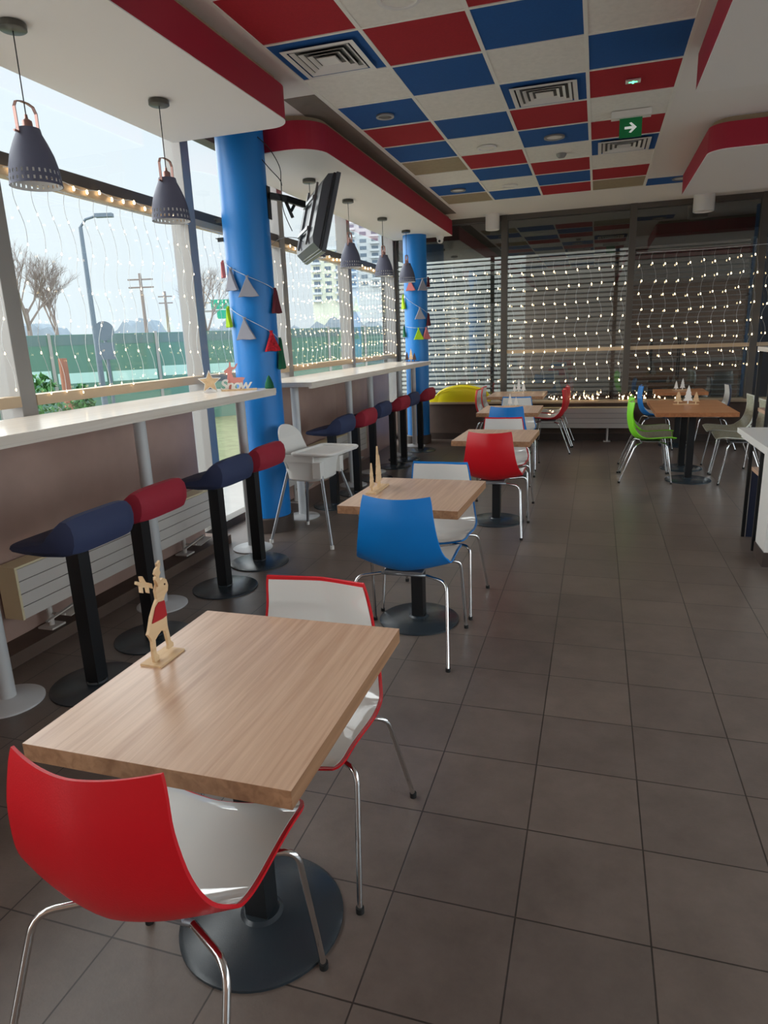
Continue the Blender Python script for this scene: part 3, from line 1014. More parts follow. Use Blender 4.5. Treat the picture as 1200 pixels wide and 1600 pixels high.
# loose cables
def cable(pts, label, r=.0035, m='cord'):
    P = [Vector(p) for p in pts]
    out = []
    for i in range(len(P) - 1):
        a = P[max(i - 1, 0)]; b = P[i]; c = P[i + 1]; d = P[min(i + 2, len(P) - 1)]
        for k in range(8):
            t = k / 8
            out.append(.5 * ((2 * b) + (-a + c) * t + (2 * a - 5 * b + 4 * c - d) * t * t + (-a + 3 * b - 3 * c + d) * t ** 3))
    out.append(P[-1])
    o = MB().tube(out, r, 6).build('cable', M[m])
    tag(o, label, 'cable')
    return o
cable([(-2.50, 5.05, 3.08), (-2.43, 5.1, 3.0), (-2.38, 5.15, 2.88), (-2.40, 5.2, 2.78), (-2.42, 5.25, 2.6), (-2.40, 5.35, 2.45)], 'longer black cable looping down beside the top of the blue pillar')
cable([(-2.49, 5.08, 2.93), (-2.45, 5.12, 2.87), (-2.40, 5.18, 2.80), (-2.395, 5.2, 2.76)], 'shorter black cable hanging from the side of the blue pillar above the television arm')
cable([(-2.9, 5.9, 2.42), (-2.7, 5.75, 2.46), (-2.5, 5.62, 2.44), (-2.42, 5.6, 2.40)], 'thin cable running from the window rail to the back of the television', .003)
for z, l in ((2.52, 'upper'), (2.38, 'lower')):
    c = MB().box((-2.872, 5.02, z), (.05, .012, .03)).tube([(-2.88, 5.02, z), (-2.91, 5.01, z + .012)], .004, 6).build('clip', M['black'])
    tag(c, l + ' small black clip on the window side of the first blue pillar', 'clip')

# ================================================================== CEILING FIXTURES
def vent(x, y, label, s_=.5):
    v = empty('ceiling_vent', (x, y, ZC - .001))
    tag(v, label, 'vent')
    f = MB()
    o_ = s_ / 2
    for k in range(5):
        a = o_ - k * .042
        b = a - .022 if k else a - .03
        z = -.012 - (0 if k else -.0) + k * .001
        zz = -.012
        # square ring, sloped blades
        z0, z1 = -.001, -.014
        if k == 0: za, zb = z1, z1
        else: za, zb = -.014, -.001
        ring = []
        for (rr_, zc) in ((a, za), (b, zb), (b, zb + .002), (a, za + .002)):
            ring.append([(-rr_, -rr_, zc), (rr_, -rr_, zc), (rr_, rr_, zc), (-rr_, rr_, zc)])
        vs = [p for r_ in ring for p in r_]
        fs = []
        for q in range(4):
            q2 = (q + 1) % 4
            for c_ in range(4):
                c2 = (c_ + 1) % 4
                fs.append((q * 4 + c_, q * 4 + c2, q2 * 4 + c2, q2 * 4 + c_))
        f.add(vs, fs)
    f.bb(-.055, .055, -.055, .055, -.014, -.010)
    f.build('louvre_rings', M['white_plastic'], v)
    MB().bb(-o_ + .025, o_ - .025, -o_ + .025, o_ - .025, -.0012, .0).build('dark_duct', M['black'], v)
    return v
vent(-1.635, 4.37, 'large square ceiling vent in the blue tile nearest the left soffit', .46)
vent(-.43, 5.55, 'square ceiling vent in a blue tile in the middle of the ceiling', .46)
vent(.17, 7.28, 'square ceiling vent in a blue tile behind the green exit sign', .46)
def downlight(x, y, label, ring='white_plastic', lens='tile_white', r=.1):
    d = empty('ceiling_light', (x, y, ZC)); tag(d, label, 'light')
    MB().lathe([(r - .022, -.001), (r - .018, -.012), (r, -.012), (r, .0)], seg=36, cap=False).build('ring', M[ring], d)
    MB().lathe([(0, -.004), (r - .02, -.004), (r - .02, .0), (0, 0)], seg=36, cap=False).build('lens', M[lens], d)
    return d
downlight(-1.03, 3.80, 'large white ring downlight at the very top of the photo', r=.115)
downlight(-1.64, 5.55, 'dark round downlight in the blue tile beside the far left soffit', 'alu', 'alu_dark', r=.07)
downlight(-1.64, 8.50, 'pale round downlight in the blue tile near the far left soffit end', 'alu', 'white_plastic', r=.09)
downlight(-1.04, 6.80, 'round ring downlight in the white tile left of the exit sign', r=.09)
downlight(-.43, 6.72, 'oval-looking bright downlight in a blue tile next to the middle vent', 'alu', 'white_plastic', r=.09)
downlight(-1.04, 8.55, 'round ring downlight in the white tile nearest the far glass', r=.09)
downlight(.86, 9.10, 'pale downlight in the blue ceiling strip beside the right soffit', 'alu', 'white_plastic', r=.1)
sd = MB().lathe([(0, -.035), (.03, -.033), (.045, -.015), (.05, 0)], seg=24, cap=False).build('smoke_detector', M['alu'], loc=(-.40, 7.36, ZC))
tag(sd, 'small round smoke detector on a white ceiling tile', 'detector')
# emergency led in red tile
el = empty('emergency_light', (.17, 5.54, ZC)); tag(el, 'small lit green emergency light in a red ceiling tile', 'light')
MB().bb(-.05, .05, -.03, .03, -.012, 0).build('housing', M['white_plastic'], el, bevel=.003)
MB().bb(-.028, .028, -.006, .006, -.0135, -.0125).bb(-.006, .006, -.02, .02, -.0155, -.0136).build('led', M['exit_led'], el)
# exit sign
ex = empty('exit_sign', (.19, 6.25, ZC)); tag(ex, 'green exit sign with white arrow hanging from a white ceiling box', 'sign')
MB().bb(-.15, .15, -.04, .04, -.05, 0).build('housing', M['white_plastic'], ex, bevel=.004)
MB().bb(-.085, .085, -.004, .004, -.19, -.05).build('sign_plate', M['exit'], ex)
ap = [(-.045, -.009), (.012, -.009), (-.012, -.033), (.004, -.038), (.046, 0), (.004, .038), (-.012, .033), (.012, .009), (-.045, .009)]
MB().prism(ap, -.0065, -.0045, lambda a, b, h: (a, h, b - .12)).build('arrow', M['exit_white'], ex)
# dome camera under the far soffit corner
dc = empty('security_camera', (-2.24, 10.2, 3.0)); tag(dc, 'small white dome camera under the end of the far left soffit', 'camera')
MB().lathe([(0, 0), (.055, 0), (.055, -.03), (.045, -.045)], seg=24, cap=False).build('mount', M['white_plastic'], dc)
MB().lathe([(.045, -.04), (.046, -.075), (.03, -.10), (0, -.108)], seg=24, cap=False).build('dome', M['white_plastic'], dc)
MB().cyl((.0, -.03, -.075), (.0, -.052, -.08), .017, seg=16).build('eye', M['black'], dc)
wl = MB().lathe([(.0, 0), (.13, 0), (.13, -.21), (.12, -.215), (.115, -.2), (.0, -.2)], seg=32, cap=False).build('ceiling_spotlight', M['white_plastic'], loc=(1.27, 10.3, ZC))
tag(wl, 'white cylinder spotlight under the ceiling in front of the far glass at right', 'light')
wl2 = MB().lathe([(.0, 0), (.10, 0), (.10, -.21), (.09, -.215), (.085, -.2), (.0, -.2)], seg=32, cap=False).build('ceiling_spotlight', M['white_plastic'], loc=(-1.5, 10.35, ZC))
tag(wl2, 'white cylinder spotlight under the ceiling in front of the far glass at left', 'light')

# ================================================================== LIGHT NETS
BULB = MB(); BULB.lathe([(0, .012), (.004, .010), (.0065, .0), (.008, -.008), (.005, -.015), (0, -.017)], seg=8, cap=False)
BM = BULB.mesh('bulb', M['bulb'])
def light_net(orient, fixed, a0, a1, z0, z1, nc, nr, label, group, seed, size=1.0):
    rnd = random.Random(seed)
    am = (a0 + a1) / 2
    root = empty('light_net', (fixed, am, z1) if orient == 'Y' else (am, fixed, z1))
    tag(root, label, 'string lights', group)
    def P(a, z): return (0, a - am, z - z1) if orient == 'Y' else (a - am, 0, z - z1)
    wmb = MB()
    nodes = {}
    dz = (z1 - z0) / nr
    for r_ in range(nr):
        for c in range(nc):
            a = a0 + (a1 - a0) * (c + .5) / nc + ((.5 * (a1 - a0) / nc * .5) if r_ % 2 else -.0) + rnd.uniform(-.012, .012)
            z = z1 - (r_ + .75) * dz + rnd.uniform(-.02, .02) - .02 * math.sin(c * .55)
            nodes[(r_, c)] = (a, z)
    for c in range(nc):
        pts = [(a0 + (a1 - a0) * (c + .5) / nc, z1)]
        for r_ in range(nr):
            pts.append(nodes[(r_, c)])
        cur = []
        for i in range(len(pts) - 1):
            (x0, y0), (x1, y1) = pts[i], pts[i + 1]
            for k in range(5):
                t = k / 5
                cur.append(P(x0 + (x1 - x0) * t + .018 * math.sin(t * PI) * (1 if i % 2 else -1), y0 + (y1 - y0) * t))
        cur.append(P(*pts[-1]))
        wmb.tube(cur, .0013, 4)
    wmb.tube([P(a0 + .02, z1), P(am, z1 - .012), P(a1 - .02, z1)], .003, 5)
    wmb.build('wire', M['wire'], root)
    for k, (a, z) in nodes.items():
        b = bpy.data.objects.new('bulb', BM); COL.objects.link(b); b.parent = root
        b.location = P(a + rnd.uniform(-.006, .006), z); b.scale = (size,) * 3
    return root
bays = [(1.15, 3.02, 12, 6, 'net of warm fairy lights in the leftmost window bay, cut by the photo edge'),
        (3.02, 4.88, 14, 6, 'net of warm fairy lights in the window with the street lamp view'),
        (4.88, 6.5, 12, 6, 'net of warm fairy lights in the window bay right behind the television pillar'),
        (6.5, 8.45, 14, 7, 'net of warm fairy lights in the window bay below the television'),
        (8.45, 10.49, 14, 7, 'net of warm fairy lights in the last side window bay, behind the pendant lamps')]
for i, (a, b, nc, nr, l) in enumerate(bays):
    light_net('Y', XW + .09, a + .06, b - .06, ZB - .0, ZT - .10, nc, nr, l, 'light nets on the side windows', 10 + i, .5 if i < 3 else .6)
fb = [(-3.0, -1.38, 10, 8, 'net of fairy lights on the left pane of the far glass, over the slatted blind'),
      (-1.32, .39, 11, 8, 'net of fairy lights on the middle pane of the far glass'),
      (.46, 2.2, 11, 8, 'net of fairy lights on the dark right pane of the far glass')]
for i, (a, b, nc, nr, l) in enumerate(fb):
    light_net('X', YF - .085, a, b, .82 if i < 2 else .98, 2.6, nc, nr, l, 'light nets on the far glass', 30 + i, .95)
# row of bulbs on the transom rail
for i, (a, b) in enumerate(((3.1, 4.8), (6.6, 8.4), (8.5, 10.3))):
    root = empty('rail_light_string', (XW + .075, (a + b) / 2, ZT - .05))
    tag(root, ['string of bulbs along the upper rail left of the television pillar', 'string of bulbs along the upper rail under the television',
               'string of bulbs along the upper rail near the far corner'][i], 'string lights', 'bulb strings on the upper window rail')
    n = 15
    L = b - a
    MB().tube([(0, -L / 2 + L * k / 30, .012 * math.sin(k * 1.1)) for k in range(31)], .0025, 5).build('wire', M['wire'], root)
    for k in range(n):
        o = bpy.data.objects.new('bulb', BM); COL.objects.link(o); o.parent = root
        o.location = (.004, -L / 2 + L * (k + .5) / n, .012 * math.sin((k + .5) * 2.2) - .006); o.scale = (.95,) * 3

# ================================================================== LIT GARLAND ON SILL
g = empty('lit_garland', (.25, 10.43, SILL)); tag(g, 'dark twig garland with glowing bulbs lying on the far window sill', 'garland')
mb = MB(); rnd = random.Random(5)
for k in range(700):
    x = rnd.uniform(-.92, .88); y = rnd.gauss(0, .02); z = .03 + abs(rnd.gauss(0, .03))
    a = rnd.uniform(0, 2 * PI); l = rnd.uniform(.03, .07); e_ = rnd.uniform(-.2, .9)
    p = Vector((x, max(-.05, min(.05, y)), z)); q = p + Vector((math.cos(a) * l, math.sin(a) * l * .5, abs(e_) * l))
    q.y = max(-.06, min(.06, q.y))
    mb.tube([p, q], .004, 4, rb=.001)
mb.tube([(-.92 + k * .06, .01 * math.sin(k), .02) for k in range(31)], .006, 5)
mb.build('twigs', M['twig'], g)
for k in range(64):
    o = bpy.data.objects.new('bulb', BM); COL.objects.link(o); o.parent = g
    o.location = (rnd.uniform(-.9, .86), rnd.uniform(-.06, -.01), .025 + abs(rnd.gauss(0, .035))); o.scale = (.85,) * 3

# ================================================================== BUNTING ON PILLARS
def bunting(px, py, pr, items, label, zs, a0, a1):
    """items: (angle, color); string follows the pillar between angles"""
    r = empty('felt_bunting', (px, py, 0)); tag(r, label, 'bunting')
    pts = []
    n = 40
    R = pr + .012
    def zz(t):
        return zs[0] + (zs[1] - zs[0]) * t - zs[2] * math.sin(PI * t)
    for k in range(n + 1):
        t = k / n; a = a0 + (a1 - a0) * t
        pts.append((R * math.cos(a), R * math.sin(a), zz(t)))
    MB().tube(pts, .0022, 5).build('string', M['wire'], r)
    for t, c, h, wv in items:
        h *= 1.12; wv *= 1.2
        a = a0 + (a1 - a0) * t
        z = zz(t)
        cx_, sx_ = math.cos(a), math.sin(a)
        def fn(u, v, d, cx_=cx_, sx_=sx_, z=z):
            rad = R + .002 + d
            return (rad * cx_ - u * sx_, rad * sx_ + u * cx_, z + v)
        P = [(0, 0), (wv * .25, -h * .5), (wv * .55, -h * .97), (wv * .2, -h), (-wv * .2, -h * .97), (-wv * .5, -h), (-wv * .22, -h * .45)]
        m_ = MB().prism(P, .0, .028, fn)
        f_ = m_.build('felt_tree', M[c], r, bevel=.006)
        MB().prism([(-.012, .008), (0, .0), (.012, .008), (.010, -.012), (-.010, -.012)], .004, .018, fn).build('bow', M[c], f_)
    return r
# angles measured around pillar: camera looks from -60deg or so
D_ = math.radians
bunting(-2.68, 5.10, .185, [(.06, 'felt_pink', .11, .06), (.27, 'felt_grey', .15, .10), (.50, 'felt_grey', .14, .13), (.93, 'felt_wine', .17, .11)],
        'upper string of felt trees wrapped round the television pillar', (2.23, 1.98, .02), D_(-150), D_(10))
bunting(-2.68, 5.10, .185, [(.12, 'felt_lime', .14, .08), (.42, 'felt_grey', .15, .13), (.78, 'felt_red', .14, .12), (.97, 'felt_green', .22, .10)],
        'lower string of felt trees wrapped round the television pillar', (1.90, 1.60, .0), D_(-150), D_(10))
bunting(-2.57, 9.98, .17, [(.35, 'felt_pink', .14, .12), (.70, 'felt_grey', .15, .13), (.97, 'felt_wine', .12, .07)],
        'top string of felt trees on the far corner pillar', (2.40, 2.42, .02), D_(-150), D_(0))
bunting(-2.57, 9.98, .17, [(.03, 'felt_lime', .18, .10), (.6, 'felt_grey', .15, .13), (.93, 'felt_wine', .16, .09)],
        'middle string of felt trees on the far corner pillar', (2.2, 1.9, .02), D_(-150), D_(0))
bunting(-2.57, 9.98, .17, [(.05, 'felt_green', .14, .07), (.55, 'felt_lime', .15, .12), (.8, 'felt_pink', .15, .13)],
        'lowest string of felt trees on the far corner pillar', (1.75, 1.72, .02), D_(-150), D_(0))

# ================================================================== SMALL ORNAMENTS
def plane_yz(x0):      # polygon (s,t) -> plane parallel to y, thickness along x
    return lambda s_, t, h: (x0 + h, s_, t)
def plane_xz(y0):
    return lambda s_, t, h: (s_, y0 + h, t)
# wooden reindeer
rd = empty('reindeer_ornament', (-1.098, 1.403, .75)); rd.scale = (1.1, 1.1, 1.1); tag(rd, 'plywood reindeer ornament with red jumper on the nearest table', 'ornament')
MB().bb(-.029, .029, -.05, .05, 0, .005).build('stand', M['ply'], rd)
body = [(-.036, .0), (-.018, .0), (-.018, .012), (-.026, .02), (-.024, .055), (-.012, .062), (.004, .068), (.018, .058), (.024, .02), (.022, .008), (.042, .008),
        (.042, .018), (.034, .026), (.028, .07), (.030, .11), (.026, .14), (.034, .150), (.046, .156), (.050, .170), (.046, .186), (.034, .194), (.018, .190), (.012, .205), (.006, .205), (.008, .186),
        (.000, .172), (.002, .150), (-.010, .138), (-.028, .115), (-.042, .085), (-.048, .078), (-.040, .066), (-.036, .055), (-.038, .02)]
MB().prism(body, -.004, .004, lambda s_, t, h: (h, s_, t + .005)).build('body', M['ply'], rd)
vest = [(-.030, .100), (-.010, .098), (.012, .096), (.029, .098), (.026, .138), (.004, .142), (-.010, .134)]
MB().prism(vest, -.0062, .0062, lambda s_, t, h: (h, s_, t + .005)).build('red_jumper', M['deer_red'], rd)
for sx in (-1, 1):
    A = [(.0, .178), (-.012, .186), (-.016, .172), (-.022, .176), (-.020, .190), (-.032, .192), (-.036, .180), (-.043, .184), (-.038, .198), (-.048, .206), (-.044, .212), (-.030, .204), (-.028, .218), (-.020, .216), (-.016, .200), (.002, .190)]
    if sx > 0: A = [(.004, .182), (-.004, .198), (-.012, .206), (-.008, .214), (-.016, .222), (-.014, .232), (-.006, .238), (-.010, .246), (.000, .252), (.004, .240), (.002, .228), (.008, .218), (.004, .208), (.010, .196)]
    MB().prism(A, -.003, .003, lambda s_, t, h, sx=sx: (h + sx * .006 + sx * (t - .18) * .25, s_, t + .005)).build('antler', M['ply'], rd)
MB().cyl((-.0, .0, 0), (0, 0, 0.001), .001, seg=6)
MB().cyl((.0041, .036, .182), (.0056, .036, .182), .0025, seg=10).build('eye', M['ply_dark'], rd)
# trees set
def fir(h, wv, tiers=4):
    L = []
    for k in range(tiers):
        z0 = h * (.16 + .8 * k / tiers); z1 = h * (.16 + .8 * (k + 1) / tiers)
        w0 = wv / 2 * (1 - k / (tiers + .6)); w1 = w0 * .55
        L.append((w0, z0)); L.append((w1, z1))
    L[-1] = (0.0015, h)
    pts = [(.006, 0), (.006, h * .16)] + L
    return pts + [(-a, b) for a, b in pts[::-1]]
def tree_set(x, y, z, rz, trees, plate, mat_, label, dark=False, base='ply'):
    t = empty('tree_ornament', (x, y, z), rz); tag(t, label, 'ornament')
    MB().bb(-plate[0] / 2, plate[0] / 2, -plate[1] / 2, plate[1] / 2, 0, .006).build('stand', M[base], t)
    for (ty, tx, h, wv, mm) in trees:
        MB().prism(fir(h, wv), -.003, .003, lambda s_, q, hh, tx=tx, ty=ty: (tx + hh, ty + s_, q + .006)).build('tree', M[mm], t)
    return t
ts_ = tree_set(-1.150, 3.50, .75, 0, [(-.06, -.008, .13, .06, 'ply'), (0, .004, .20, .07, 'ply'), (.05, -.006, .15, .06, 'ply')], (.05, .21), 'ply',
         'set of three plywood fir trees on a stand on the second table')
ts_.scale = (1.2,) * 3
dd = MB().box((-1.13, 3.575, .772), (.02, .03, .026)).build('acorn', M['ply_dark'])
bpy.data.objects.remove(dd)
tree_set(-.92, 8.02, .75, PI / 2, [(-.04, 0, .10, .06, 'white_paint'), (.03, 0, .14, .06, 'white_paint')], (.05, .16), 'white_paint', 'faint pair of small pale trees on the fourth table')
tree_set(.97, 8.10, .75, PI / 2, [(-.10, 0, .13, .08, 'ply'), (-.02, 0, .20, .10, 'white_paint'), (.08, .004, .14, .09, 'ply')], (.06, .26), 'ply',
         'pale wooden tree and star decoration on the orange-brown joined tables')
tree_set(-1.04, 10.0, .75, PI / 2, [(-.05, 0, .13, .07, 'white_paint'), (.02, 0, .18, .07, 'white_paint'), (.08, 0, .11, .06, 'white_paint')], (.05, .24), 'ply',
         'small pale trees standing on the farthest oak table')
tree_set(-2.56, 9.58, 1.24, PI / 2, [(-.05, 0, .12, .07, 'ply_dark'), (.0, 0, .18, .07, 'ply'), (.06, 0, .14, .06, 'ply_dark')], (.06, .24), 'ply',
         'small dark wooden trees at the far end of the window counter', base='ply_dark')
tree_set(1.10, 10.0, .75, PI / 2, [(-.04, 0, .15, .07, 'white_paint'), (.04, 0, .12, .06, 'white_paint')], (.05, .18), 'ply', 'white little trees on the small table by the far glass')

# Snow lettering, star, pink reindeer on the near counter end
sn = empty('snow_ornament', (-2.52, 4.53, 1.24), 0); tag(sn, 'white cut-out word Snow with a pink reindeer on it, at the counter end', 'ornament')
cu = bpy.data.curves.new('snow_text', 'FONT')
cu.body = 'Snow'; cu.size = .115; cu.extrude = .008; cu.shear = .25; cu.space_character = .82; cu.offset = .0022; cu.bevel_depth = .0
tmp = bpy.data.objects.new('snow_tmp', cu); COL.objects.link(tmp)
bpy.context.view_layer.update()
dg = bpy.context.evaluated_depsgraph_get()
me = bpy.data.meshes.new_from_object(tmp.evaluated_get(dg))
bpy.data.objects.remove(tmp)
me.materials.clear(); me.materials.append(M['white_paint'])
lt = bpy.data.objects.new('lettering', me); COL.objects.link(lt); lt.parent = sn
lt.rotation_euler = (PI / 2, 0, math.radians(28)); lt.location = (-.16, -.06, .003)
dp = [(-.05, .0), (-.03, .0), (-.02, .04), (.03, .045), (.035, .0), (.055, .0), (.06, .06), (.075, .08), (.055, .085), (-.01, .085), (-.02, .12), (-.012, .14), (.01, .15), (.03, .185), (.022, .188), (.0, .16), (-.02, .165),
      (-.022, .20), (-.032, .20), (-.036, .165), (-.055, .15), (-.075, .135), (-.07, .12), (-.05, .115), (-.06, .06)]
MB().prism(dp, -.004, .004, lambda a, b, h: (a * math.cos(.49) - .06 - h * math.sin(.49), a * math.sin(.49) + .0 + h * math.cos(.49), b + .01)).build('reindeer', M['pink_toy'], sn)
MB().box((-.03, -.0, .005), (.26, .07, .01), rz=.49).build('stand', M['ply'], sn)
st = empty('star_ornament', (-2.73, 4.42, 1.24)); tag(st, 'wooden star with white edge standing left of the Snow letters', 'ornament')
sp_ = []
for k in range(10):
    a = PI / 2 + k * PI / 5; r_ = .088 if k % 2 == 0 else .040
    sp_.append((r_ * math.cos(a), r_ * math.sin(a)))
zmin = min(p[1] for p in sp_)
MB().prism(sp_, -.017, .017, lambda a, b, h: (a * .85 - h * .5, a * .5 + h * .85, b - zmin)).build('white_edge', M['white_paint'], st)
MB().prism([(a * .86, b * .86) for a, b in sp_], -.0185, -.0175, lambda a, b, h: (a * .85 - h * .5, a * .5 + h * .85, b - zmin)).build('wood_face', M['ply'], st)
gt = MB().lathe([(0, .10), (.012, .085), (.03, .04), (.036, .006), (.03, .0), (0, 0)], seg=14, cap=False).build('felt_tree', M['felt_green'], loc=(-2.375, 4.68, 1.24))
tag(gt, 'small green felt tree at the very end of the near counter', 'ornament')

# ================================================================== YELLOW TOY, RIGHT COUNTER, RACK
yl = empty('yellow_canopy', (-1.97, 10.425, SILL)); tag(yl, 'bright yellow arched plastic shape on the sill by the far glass, at left', 'toy')
mb = MB(); mb.sm = True
vs = []; fs = []
nu, nv = 32, 12
for i in range(nu + 1):
    for j in range(nv + 1):
        a = PI * i / nu; b_ = PI * j / nv
        H_ = .255 * max(.02, math.sin(a)) ** .75
        vs.append((-.44 * math.cos(a), -.075 * math.cos(b_) * (.35 + .65 * math.sin(a)), .002 + H_ * math.sin(b_) ** .7))
for i in range(nu):
    for j in range(nv):
        q = i * (nv + 1) + j
        fs.append((q, q + 1, q + nv + 2, q + nv + 1))
mb.add(vs, fs)
mb.build('arched_cover', M['yellow'], yl)
MB().tube([(-.43 * math.cos(PI * k / 28), -.058 * math.sin(PI * k / 28) - .02, .012 + .215 * math.sin(PI * k / 28) ** .8) for k in range(29)], .009, 8).build('rim', M['yellow'], yl)
MB().bb(-.62, -.36, -.05, .06, 0, .10).build('low_end', M['yellow'], yl, bevel=.01)
rc = empty('service_counter', (1.12, 4.9, 0)); tag(rc, 'white topped serving counter cut by the right edge of the photo', 'counter')
MB().bb(-.18, 1.9, -.75, .15, .865, .90).bb(-.18, 1.9, -.75, -.0, .855, .8651).build('worktop', M['white_plastic'], rc, bevel=.003)
MB().bb(.0, .1, -.12, .14, .1, .86).build('end_panel', M['white_plastic'], rc)
MB().bb(.1, 1.8, -.10, .12, .1, .855).build('front_panel', M['wall_pink'], rc)
MB().bb(-.006, 1.8, -.126, .146, 0, .1).build('plinth', M['plinth'], rc)

rk = empty('bar_rack', (1.13, 5.50, 0)); tag(rk, 'tall black metal rack with wooden shelves behind the white counter, right edge', 'rack')
for px_, py_ in ((0, 0), (.55, 0), (0, -.36), (.55, -.36)):
    MB().tube([(px_, py_, 0), (px_, py_, 1.39)], .012, 4, sq=(.016, .016)).build('leg', M['black'], rk)
MB().bb(-.02, .57, -.38, .02, 1.39, 1.42).build('top_shelf', M['counter'], rk)
MB().bb(.015, .535, -.36, .0, .96, .985).build('middle_shelf', M['table'], rk)
MB().bb(.015, .535, -.36, .0, .52, .545).build('low_shelf', M['table'], rk)
MB().bb(.02, .53, -.006, .006, .0, .52).build('back_sheet', M['chair_dark'], rk)

# ================================================================== OUTSIDE
struct(MB().bb(-300, 300, -100, 300, -.62, -.6).build('floor_1', M['asphalt']))
o = MB().bb(XW - 1.4, XW - .12, YN - 1, 10.6, -.6, -.02).build('pavement', M['asphalt']); tag(o, 'pale paved strip outside along the side windows', 'pavement'); 
def gpt(u, v, depth):
    d = rt * ((u - 600) / FPX) - up2 * ((v - 800) / FPX) + fw
    return Vector((0, 0, CAM_H)) + d * depth
A_ = gpt(-120, 530, 16.5); B_ = gpt(720, 505, 25)
def fence():
    L = (Vector((B_.x - A_.x, B_.y - A_.y, 0))).length
    ang = math.atan2(B_.y - A_.y, B_.x - A_.x)
    r = empty('green_barrier', (A_.x, A_.y, -.57), ang)
    tag(r, 'long green noise barrier fence with pale bands across the street', 'fence')
    n = 12; w_ = L / n
    rn = random.Random(2)
    for k in range(n):
        MB().bb(k * w_ + .04, (k + 1) * w_ - .04, -.05, .05, .0, 2.58).build('barrier_panel', M['fence_green'] , r)
        pz = 1.32 + rn.uniform(-.05, .05)
        MB().bb(k * w_ + .08, (k + 1) * w_ - .08, -.056, -.0501, pz, pz + .28 - (.12 if k > 5 else 0)).build('pale_band', M['fence_pale'] if k < 6 else M['fence_dark'], r)
        MB().bb(k * w_ + .08, (k + 1) * w_ - .08, -.056, -.0501, 2.3, 2.56).build('top_band', M['fence_dark'], r)
        MB().bb(k * w_ - .04, k * w_ + .04, -.08, .06, 0, 2.62).build('post', M['alu'], r)
    return r
fence()
def street_lamp():
    b = gpt(160, 600, 14.0)
    r = empty('street_lamp', (b.x, b.y, -.57)); tag(r, 'grey street lamp with curved arm outside the second window', 'lamp')
    top = gpt(124, 368, 14.0).z + .6
    MB().cyl((0, 0, 0), (0, 0, top), .07, .04, seg=12).build('pole', M['dark_grey'], r)
    e_ = Vector((cy, sy, 0))
    P = [(0, 0, top), tuple(e_ * .12 + Vector((0, 0, top + .14))), tuple(e_ * .35 + Vector((0, 0, top + .20))), tuple(e_ * .5 + Vector((0, 0, top + .2)))]
    MB().tube(P, .025, 8).build('arm', M['dark_grey'], r)
    MB().box(tuple(e_ * .5 + Vector((0, 0, top + .2))), (.34, .12, .07), rz=YAW).build('lamp_head', M['dark_grey'], r)
    MB().tube([(0, 0, 2.3), tuple(e_ * .18 + Vector((0, 0, 2.25))), tuple(e_ * .24 + Vector((0, 0, 2.0)))], .018, 6).build('side_arm', M['dark_grey'], r)
street_lamp()
def road_sign():
    b = gpt(163, 520, 12.0)
    r = empty('road_sign', (b.x, b.y, -.57), YAW + .4); tag(r, 'round road sign seen from its grey back, beside the street lamp', 'sign')
    zc = b.z + .6
    MB().cyl((0, 0, 0), (0, 0, zc + .15), .03, seg=10).build('pole', M['dark_grey'], r)
    MB().cyl((0, -.035, zc), (0, -.045, zc), .17, seg=32).build('disc', M['dark_grey'], r)
    MB().bb(-.14, .14, -.045, -.035, zc - .5, zc - .2).build('plate', M['dark_grey'], r)
road_sign()
def utility(u, vt, depth, label, wide=.5):
    b = gpt(u, vt, depth)
    r = empty('utility_pole', (b.x, b.y, -.57)); tag(r, label, 'pole')
    top = b.z + .6
    MB().cyl((0, 0, 0), (0, 0, top), .12, .09, seg=8).build('pole', M['bark'], r)
    for k, z in enumerate((top - .35, top - .8)):
        MB().box((0, 0, z), (wide * 2, .08, .08), rz=YAW).build('crossarm', M['bark'], r)
utility(218, 428, 40, 'utility pole with two crossarms beyond the barrier', .75)
utility(257, 456, 48, 'smaller utility pole farther away, right of the first one', .5)
def road_gantry():
    b = gpt(352, 485, 40)
    r = empty('highway_sign', (b.x, b.y, -.57), YAW + .1); tag(r, 'green highway direction sign left of the blue pillar', 'sign')
    zc = b.z + .6
    MB().bb(-.8, -.15, -.05, .0, zc + .05, zc + .6).bb(-.1, .7, -.05, 0, zc + .05, zc + .6).bb(-.5, .7, -.05, 0, zc - .5, zc).build('board', M['sign_green'], r)
    MB().bb(-2.2, .9, .02, .1, zc - .1, zc).bb(-2.2, .9, .02, .1, zc + .4, zc + .48).bb(-2.2, -2.05, .0, .12, 0, zc + .5).bb(.8, .95, 0, .12, 0, zc + .5).build('gantry', M['alu'], r)
road_gantry()
def building(u0, u1, vt, depth, label, m_, rz, nw, nf):
    a = gpt(u0, vt, depth); b = gpt(u1, vt, depth)
    W = (Vector((b.x - a.x, b.y - a.y, 0))).length
    c = (a + b) / 2
    r = empty('apartment_block', (c.x, c.y, -.6), YAW * .9 + rz); tag(r, label, 'building')
    H = a.z + .6
    MB().bb(-W / 2, W / 2, 0, 12, 0, H).build('wall', M[m_], r)
    MB().bb(-W / 2 - .3, W / 2 + .3, -.3, 12.3, H, H + .6).build('roof', M['bld_grey'], r)
    fh = H / nf
    for f in range(nf // 2, nf):
        for k in range(nw):
            x0 = -W / 2 + W * (k + .22) / nw; x1 = -W / 2 + W * (k + .78) / nw
            MB().bb(x0, x1, -.08, .0, f * fh + fh * .35, f * fh + fh * .85).build('window', M['bld_win'], r)
            if k % 2 == 0:
                MB().bb(x0 - .3, x1 + .3, -1.1, -.09, f * fh + fh * .08, f * fh + fh * .36).build('balcony', M['bld_grey'], r)
building(484, 537, 392, 130, 'cream apartment tower with balconies seen below the television', 'bld_cream', 0, 3, 14)
